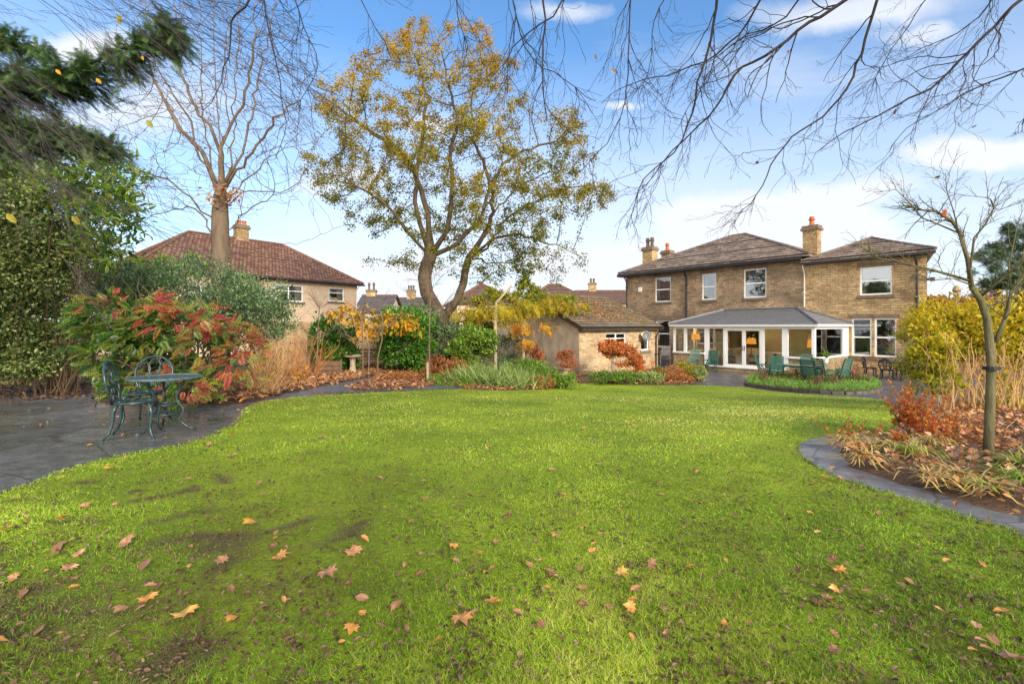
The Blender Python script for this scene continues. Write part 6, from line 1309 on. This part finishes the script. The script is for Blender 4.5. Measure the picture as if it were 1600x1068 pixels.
for a in ((1325,708,60,.42,'pale flattened strap-leaved clump at the tip of the right bed',1.1,.4,1,(-.3,0)),(1352,735,34,.34,'straw-coloured looping strap leaves over the slate edging',1.,.6,1,(-.2,-.3)),(1428,728,46,.42,'upright bright green strap-leaved clump in the right bed',.55,0,.7,(0,0)),(1460,712,30,.40,'tall yellowing strap leaves behind the bright green clump',.6,.3,1,(.1,0)),(1500,765,50,.42,'tan flattened strap leaves in front of the young tree',1.2,.6,1,(.2,-.2)),(1545,785,44,.42,'pale green and straw strap leaves near the path edge',1.2,.2,1,(-.2,-.1)),(1590,775,46,.40,'dark green tufted strap leaves at the right edge of the bed',.8,0,.4,(0,0)),(1598,745,40,.5,'green strap leaves arching in from the right edge',1.,.1,.6,(-.6,0)),(1385,712,40,.34,'dry brown and yellow strap leaves mid bed',1.1,.5,1,(0,0)),(1455,770,40,.36,'dry strap leaves hanging to the slate path',1.,.6,1,(0,-.4))): strap(*a)
twiggy('dry_stem_tangle', 'criss-crossing dry stems lying over the leaves in the right bed', 1500, 5.3, 26, 46, 150, 'stem_tan', .004, cat='plant', kids=2, base_w=.7, lean=1.2)

# pine behind the right side
r = rg(19); pn = thing('pine_tree', 'large dark spreading pine beyond the garden on the right', 'tree', on_ground(1640, 38)); m_, c_ = MB(), MB(); b = on_ground(1640, 38); m_.tube(curve(b, P(1640, 350, 38), 10, .06, r), np.linspace(.5, .1, 10), 10)
bl = [(1610,395,38,70,28,3.5),(1570,430,37.5,42,16,2.5),(1640,365,38,60,26,3.),(1565,455,37.5,34,12,2.2),(1620,440,37,60,22,3),(1600,470,37,58,12,2.5),(1575,480,37,45,10,2.),(1545,405,38,16,14,1.5),(1680,420,38,70,60,3.5),(1600,355,38,26,12,2),(1550,440,37.5,22,12,1.6)]
p_, o_ = cluster_points([pxblob(*q) for q in bl], 15000, 60, .13, r, shell=.6)
ax_ = unit(o_*[1,1,.3]+r.normal(size=p_.shape)*.4+[0,0,.1]); lm = MB(); scatter(lm, *T_FIR, p_, frames(ax_, np.array([0,0,1.])+r.normal(size=p_.shape)*.4), r.uniform(.30, .60, len(p_)), r.random(len(p_)))
for k in range(40): i = r.integers(0, len(p_)); z = p_[i]; a = np.array([b[0], b[1], max(1, z[2]-1)]); m_.tube(curve(a, z, 8, .1, r), np.linspace(.09, .02, 8), 5)
part(pn, 'trunk', m_, M['bark_dark'], world=True); part(pn, 'crown', lm, M['l_pine'], world=True)
fl = thing('finial_post', 'weathered post with a carved top above the yellow shrub', 'post', on_ground(1495, 13)); m_ = MB(); a = on_ground(1495, 13); h = P(1495, 462, 13)[2]-a[2]; m_.lathe((0,0,0), [(0,0),(.05,0),(.05,h),(.09,h+.03),(.06,h+.08),(.10,h+.15),(.07,h+.24),(.0,h+.3)], 10); part(fl, 'post', m_, M['wood_old'])
# distant tree line
r = rg(2)
for px_, py_, Y_, rx_, rz_, lab in ((1470,478,55,45,16,'reddish-brown distant tree top right of the stone house'),(640,500,48,60,22,'hazy green garden trees behind the oak base'),(45,470,28,90,55,'dark garden tree behind the left evergreen'),(1760,480,45,90,60,'garden tree beyond the right edge')):
    shrub('distant_tree', lab, 'tree', [(px_,py_,Y_,rx_,rz_,2.5)], 4000, T_OVAL, .30, 'l_rust' if px_ == 1470 else 'l_visc', stems=10, sig=.2, per=50, stem_r=.08)
# ------------------------------------------------------------------ garden furniture
def cast_chair(loc, yaw, label, mat, group=None, k_=1.15):
    """cast chair with arched looped back, front towards -y"""
    class TM(MB):
        def tube(s, p, rad, n=6, r=.5, flat=1.): return MB.tube(s, p, np.asarray(rad)*k_, n, r, flat)
    o = thing('cast_chair', label, 'chair', loc, yaw, group); I = M[mat]
    m_ = TM(); m_.ring((0,0,.43), .21, .016, 24, k=6); m_.ring((0,0,.43), .10, .010, 16)
    for k in range(8): a = k*math.pi/4; m_.tube([(.10*math.cos(a),.10*math.sin(a),.43),(.15*math.cos(a+.25),.15*math.sin(a+.25),.437),(.205*math.cos(a),.205*math.sin(a),.43)], .010, 5)
    m_.lathe((0,0,.415), [(0,0),(.045,0),(.05,.02),(0,.022)], 10)
    for k in range(24): a = k*math.pi/12; m_.tube([(.1*math.cos(a),.1*math.sin(a),.43),(.21*math.cos(a),.21*math.sin(a),.432)], .006, 4)
    part(o, 'seat', m_, I, smooth=True)
    m_ = TM(); bk = lambda x, z: (x, .19+.16*(z-.43)-.12*x*x, z)
    def arc(cx_, cz, rx, rz_, a0, a1, rad, n=18): m_.tube([bk(cx_+rx*math.cos(t_), cz+rz_*math.sin(t_)) for t_ in np.linspace(a0, a1, n)], rad, 6)
    m_.tube([bk(x, z) for x, z in [(-.15,.43),(-.2,.52),(-.235,.63),(-.235,.74),(-.19,.84),(-.1,.91),(0,.935),(.1,.91),(.19,.84),(.235,.74),(.235,.63),(.2,.52),(.15,.43)]], .014, 7)
    arc(0,.77,.075,.13,0,2*math.pi,.010); arc(-.125,.73,.07,.11,-.4,2.9,.009); arc(.125,.73,.07,.11,.24,3.5,.009); arc(-.10,.54,.075,.10,-.9,4.0,.009); arc(.10,.54,.075,.10,-.9,4.0,.009)
    arc(0,.53,.05,.13,0,math.pi,.010); m_.tube([bk(-.22,.66),bk(-.1,.62),bk(0,.66),bk(.1,.62),bk(.22,.66)], .010, 6)
    part(o, 'backrest', m_, I, smooth=True)
    for sx, sy in ((-1,-1),(1,-1),(-1,1),(1,1)):
        m_ = TM(); f = 1.0 if sy < 0 else 1.0
        if sy < 0: pts = [(sx*.13,-.14,.42),(sx*.19,-.19,.39),(sx*.205,-.205,.30),(sx*.185,-.185,.14),(sx*.20,-.20,.06),(sx*.245,-.235,.008)]
        else: pts = [(sx*.14,.14,.42),(sx*.16,.17,.34),(sx*.155,.18,.20),(sx*.17,.21,.09),(sx*.20,.27,.008)]
        m_.tube(pts, np.linspace(.019, .011, len(pts)), 7); m_.lathe((pts[-1][0], pts[-1][1], 0), [(0,0),(.02,0),(.018,.016),(0,.02)], 8); part(o, 'leg', m_, I, smooth=True)
    return o
def cast_table(loc, yaw, label, mat, R=.40, h=.69, group=None, legs=3):
    o = thing('cast_table', label, 'table', loc, yaw, group); I = M[mat]; m_ = MB(); m_.ring((0,0,h), R, .016, 40); m_.lathe((0,0,h-.006), [(0,0),(R-.004,0),(R-.004,.012),(0,.013)], 40)
    part(o, 'tabletop', m_, M['dark_iron_top'] if mat == 'dark_iron' else I, smooth=False)
    for k in range(legs):
        a = k*2*math.pi/legs; c, s = math.cos(a), math.sin(a); pr = [(.24,h-.01),(.20,h-.10),(.13,h-.24),(.14,h-.32),(.21,h-.40),(.215,h-.47),(.16,h-.55),(.20,.09),(.29,.02),(.37,.012)]
        m_ = MB(); m_.tube([(c*r_, s*r_, z) for r_, z in pr], np.linspace(.017, .013, len(pr)), 7); part(o, 'leg', m_, I, smooth=True)
    m_ = MB(); m_.ring((0,0,.34), .13, .012, 20); m_.ring((0,0,.22), .16, .010, 20); part(o, 'ring', m_, I, smooth=True)
    return o
M['dark_iron_top'] = plain('wet_table_top', (.10,.15,.165), .22, metal=.3, var=.3, sc=20)
cast_chair(on_ground(211, 5.85)+[0,0,.012], math.pi/2+.45, 'nearer wet cast chair seen from its side on the terrace', 'dark_iron')
cast_chair(on_ground(229, 6.75)+[0,0,.012], .25, 'cast chair with arched back standing behind the round table', 'dark_iron')
cast_table(on_ground(258, 6.25)+[0,0,.012], .2, 'round cast garden table on curled legs on the terrace', 'dark_iron')

def hl(px, ly): return H.lx(px, ly)
def hpos(lx, ly, z=0): c, s = math.cos(H.rz), math.sin(H.rz); return (H.o[0]+c*lx-s*ly, H.o[1]+s*lx+c*ly, H.o[2]+.012+z)
def resin_chair(loc, yaw, label, mat, group, recl=.28, low=False):
    o = thing('garden_chair', label, 'chair', loc, yaw, group); I = M[mat]
    m_ = MB(); [m_.bb(-.24,.24,-.24+.085*k,-.17+.085*k,.40+.004*k,.42+.004*k) for k in range(6)]; part(o, 'seat', m_, I)
    m_ = MB(); t = math.tan(recl)
    for k in range(9): z = .47+.07*k; m_.bar((-.22,.26+t*(z-.42),z), (.22,.26+t*(z-.42),z), .016, .055)
    for sx in (-1,1): m_.bar((sx*.24,.24,.40), (sx*.24,.25+t*.68,1.10), .035, .035)
    m_.bar((-.24,.25+t*.68,1.10), (.24,.25+t*.68,1.10), .035, .06); part(o, 'backrest', m_, I)
    for sx in (-1,1):
        m_ = MB(); m_.bb(sx*.285-.035, sx*.285+.035, -.27, .33, .62, .65); m_.bar((sx*.285,-.24,.62), (sx*.285,-.20,.40), .03, .03); part(o, 'armrest', m_, I)
        m_ = MB(); m_.bar((sx*.265,-.26,.0), (sx*.265,.24,.60), .03, .045); part(o, 'leg', m_, I); m_ = MB(); m_.bar((sx*.235,.30,.0), (sx*.235,-.22,.41), .03, .045); part(o, 'leg', m_, I)
    return o
GRP = 'green resin chairs on the patio'; R2 = H.rz
# yaw: chair front is -y locally; at the patio -y of the house frame faces the lawn
Yl = -7.0
resin_chair(hpos(hl(1084,-5.6),-5.6), R2+.35, 'faded grey-green reclining chair at the left end of the patio', 'green_faded', GRP)
resin_chair(hpos(hl(1111,-5.8),-5.8), R2+.2, 'green slatted chair beside the doors with the faded chair on its left', 'green_plastic', GRP)
resin_chair(hpos(hl(1212,-7.4),-7.4), R2+math.pi+.5, 'green high-backed chair with its back to the lawn left of the green table', 'green_plastic', GRP)
resin_chair(hpos(hl(1196,-6.6),-6.6), R2+math.pi/2+.25, 'green chair seen from the side at the left end of the green table', 'green_plastic', GRP)
resin_chair(hpos(hl(1254,-5.6),-5.6), R2-.05, 'green chair behind the green table with its top rail showing', 'green_faded', GRP)
resin_chair(hpos(hl(1289,-7.4),-7.4), R2+math.pi-.35, 'green slatted chair with its back to the lawn at the right of the table', 'green_plastic', GRP)
resin_chair(hpos(hl(1309,-6.9),-6.9), R2-math.pi/2-.3, 'rightmost green chair seen edge on beside the conservatory corner', 'green_plastic', GRP)
resin_chair(hpos(hl(1268,-7.9),-7.9), R2+math.pi+.1, 'low-set green chair tucked in front of the green table', 'green_plastic', GRP, .6)
gt = thing('patio_table', 'long oval green table among the green chairs on the patio', 'table', hpos(hl(1249,-6.7),-6.7), R2)
m_ = MB(); n = 40; a_ = np.arange(n)*2*math.pi/n; ex = lambda a: (1.05*np.sign(math.cos(a))*abs(math.cos(a))**.7, .5*np.sign(math.sin(a))*abs(math.sin(a))**.7); m_.prism([ex(a) for a in a_], .70, .735); part(gt, 'tabletop', m_, M['table_green'])
m_ = MB(); m_.bb(-.8,.8,-.3,.3,.63,.698); part(gt, 'apron', m_, M['green_plastic'])
for sx in (-1,1):
    for sy in (-1,1): m_ = MB(); m_.tube([(sx*.75,sy*.28,.63),(sx*.82,sy*.33,0)], [.035,.025], 8); part(gt, 'leg', m_, M['green_plastic'])
# white chairs stacked by the garage end
for k in range(3):
    o = thing('white_chair', ('white resin chair at the bottom of the folded stack by the garage', 'white resin chair in the middle of the stack by the garage', 'topmost white resin chair in the stack by the garage')[k], 'chair', hpos(hl(1040,-3.6)-.0,-3.6, .09*k), R2+.5, 'stacked white chairs by the garage')
    m_ = MB(); m_.bb(-.25,.25,-.25,.22,.40,.425); part(o, 'seat', m_, M['white_plastic']); m_ = MB(); [m_.bar((-.24,.24+.025*j,.47+.075*j),(.24,.24+.025*j,.47+.075*j),.015,.05) for j in range(6)]; [m_.bar((sx*.25,.23,.42),(sx*.25,.40,.92),.03,.04) for sx in (-1,1)]; part(o, 'backrest', m_, M['white_plastic'])
    for sx in (-1,1):
        m_ = MB(); m_.bb(sx*.28-.03,sx*.28+.03,-.25,.30,.63,.655); part(o, 'armrest', m_, M['white_plastic'])
        if k == 0:
            for sy in (-1,1): m_ = MB(); m_.tube([(sx*.27,sy*.22,.64 if sy<0 else .42),(sx*.29,sy*.27,0)], .022, 6); part(o, 'leg', m_, M['white_plastic'])
for px_, ly_, yw, lab in ((1359,-2.0,R2+math.pi/2,'black cast chair seen from the side at the left of the black table'),(1385,-2.7,R2+math.pi,'black cast chair with round back to the lawn, left of the pair'),(1417,-2.6,R2+math.pi+.15,'black cast chair with round back to the lawn, right of the pair'),(1406,-1.0,R2,'black cast chair on the wall side of the black table')):
    cast_chair(hpos(hl(px_,ly_),ly_), yw, lab, 'black_iron', 'black chairs against the stone house', 2.)
bt = cast_table(hpos(hl(1398,-1.8),-1.8), R2, 'black table surrounded by black chairs beneath the ground-floor windows', 'black_iron', .62, .72, legs=4)
# small pots by the conservatory
for px_, ly_, r_, lab in ((1336,-3.6,.2,'terracotta pot by the right corner of the conservatory'),(1016,-6.0,.24,'wide terracotta pot at the foot of the garage wall')):
    o = thing('flower_pot', lab, 'pot', hpos(hl(px_,ly_),ly_)); m_ = MB(); m_.lathe((0,0,0), [(0,0),(r_*.7,0),(r_,r_*1.5),(r_*1.08,r_*1.5),(r_*1.08,r_*1.75),(r_*.9,r_*1.75),(r_*.85,r_*1.4),(0,r_*1.35)], 18); part(o, 'body', m_, M['pot_red']); m_ = MB(); m_.lathe((0,0,r_*1.36), [(0,0),(r_*.84,0),(r_*.8,.02),(0,.05)], 14); part(o, 'soil', m_, M['soil'])
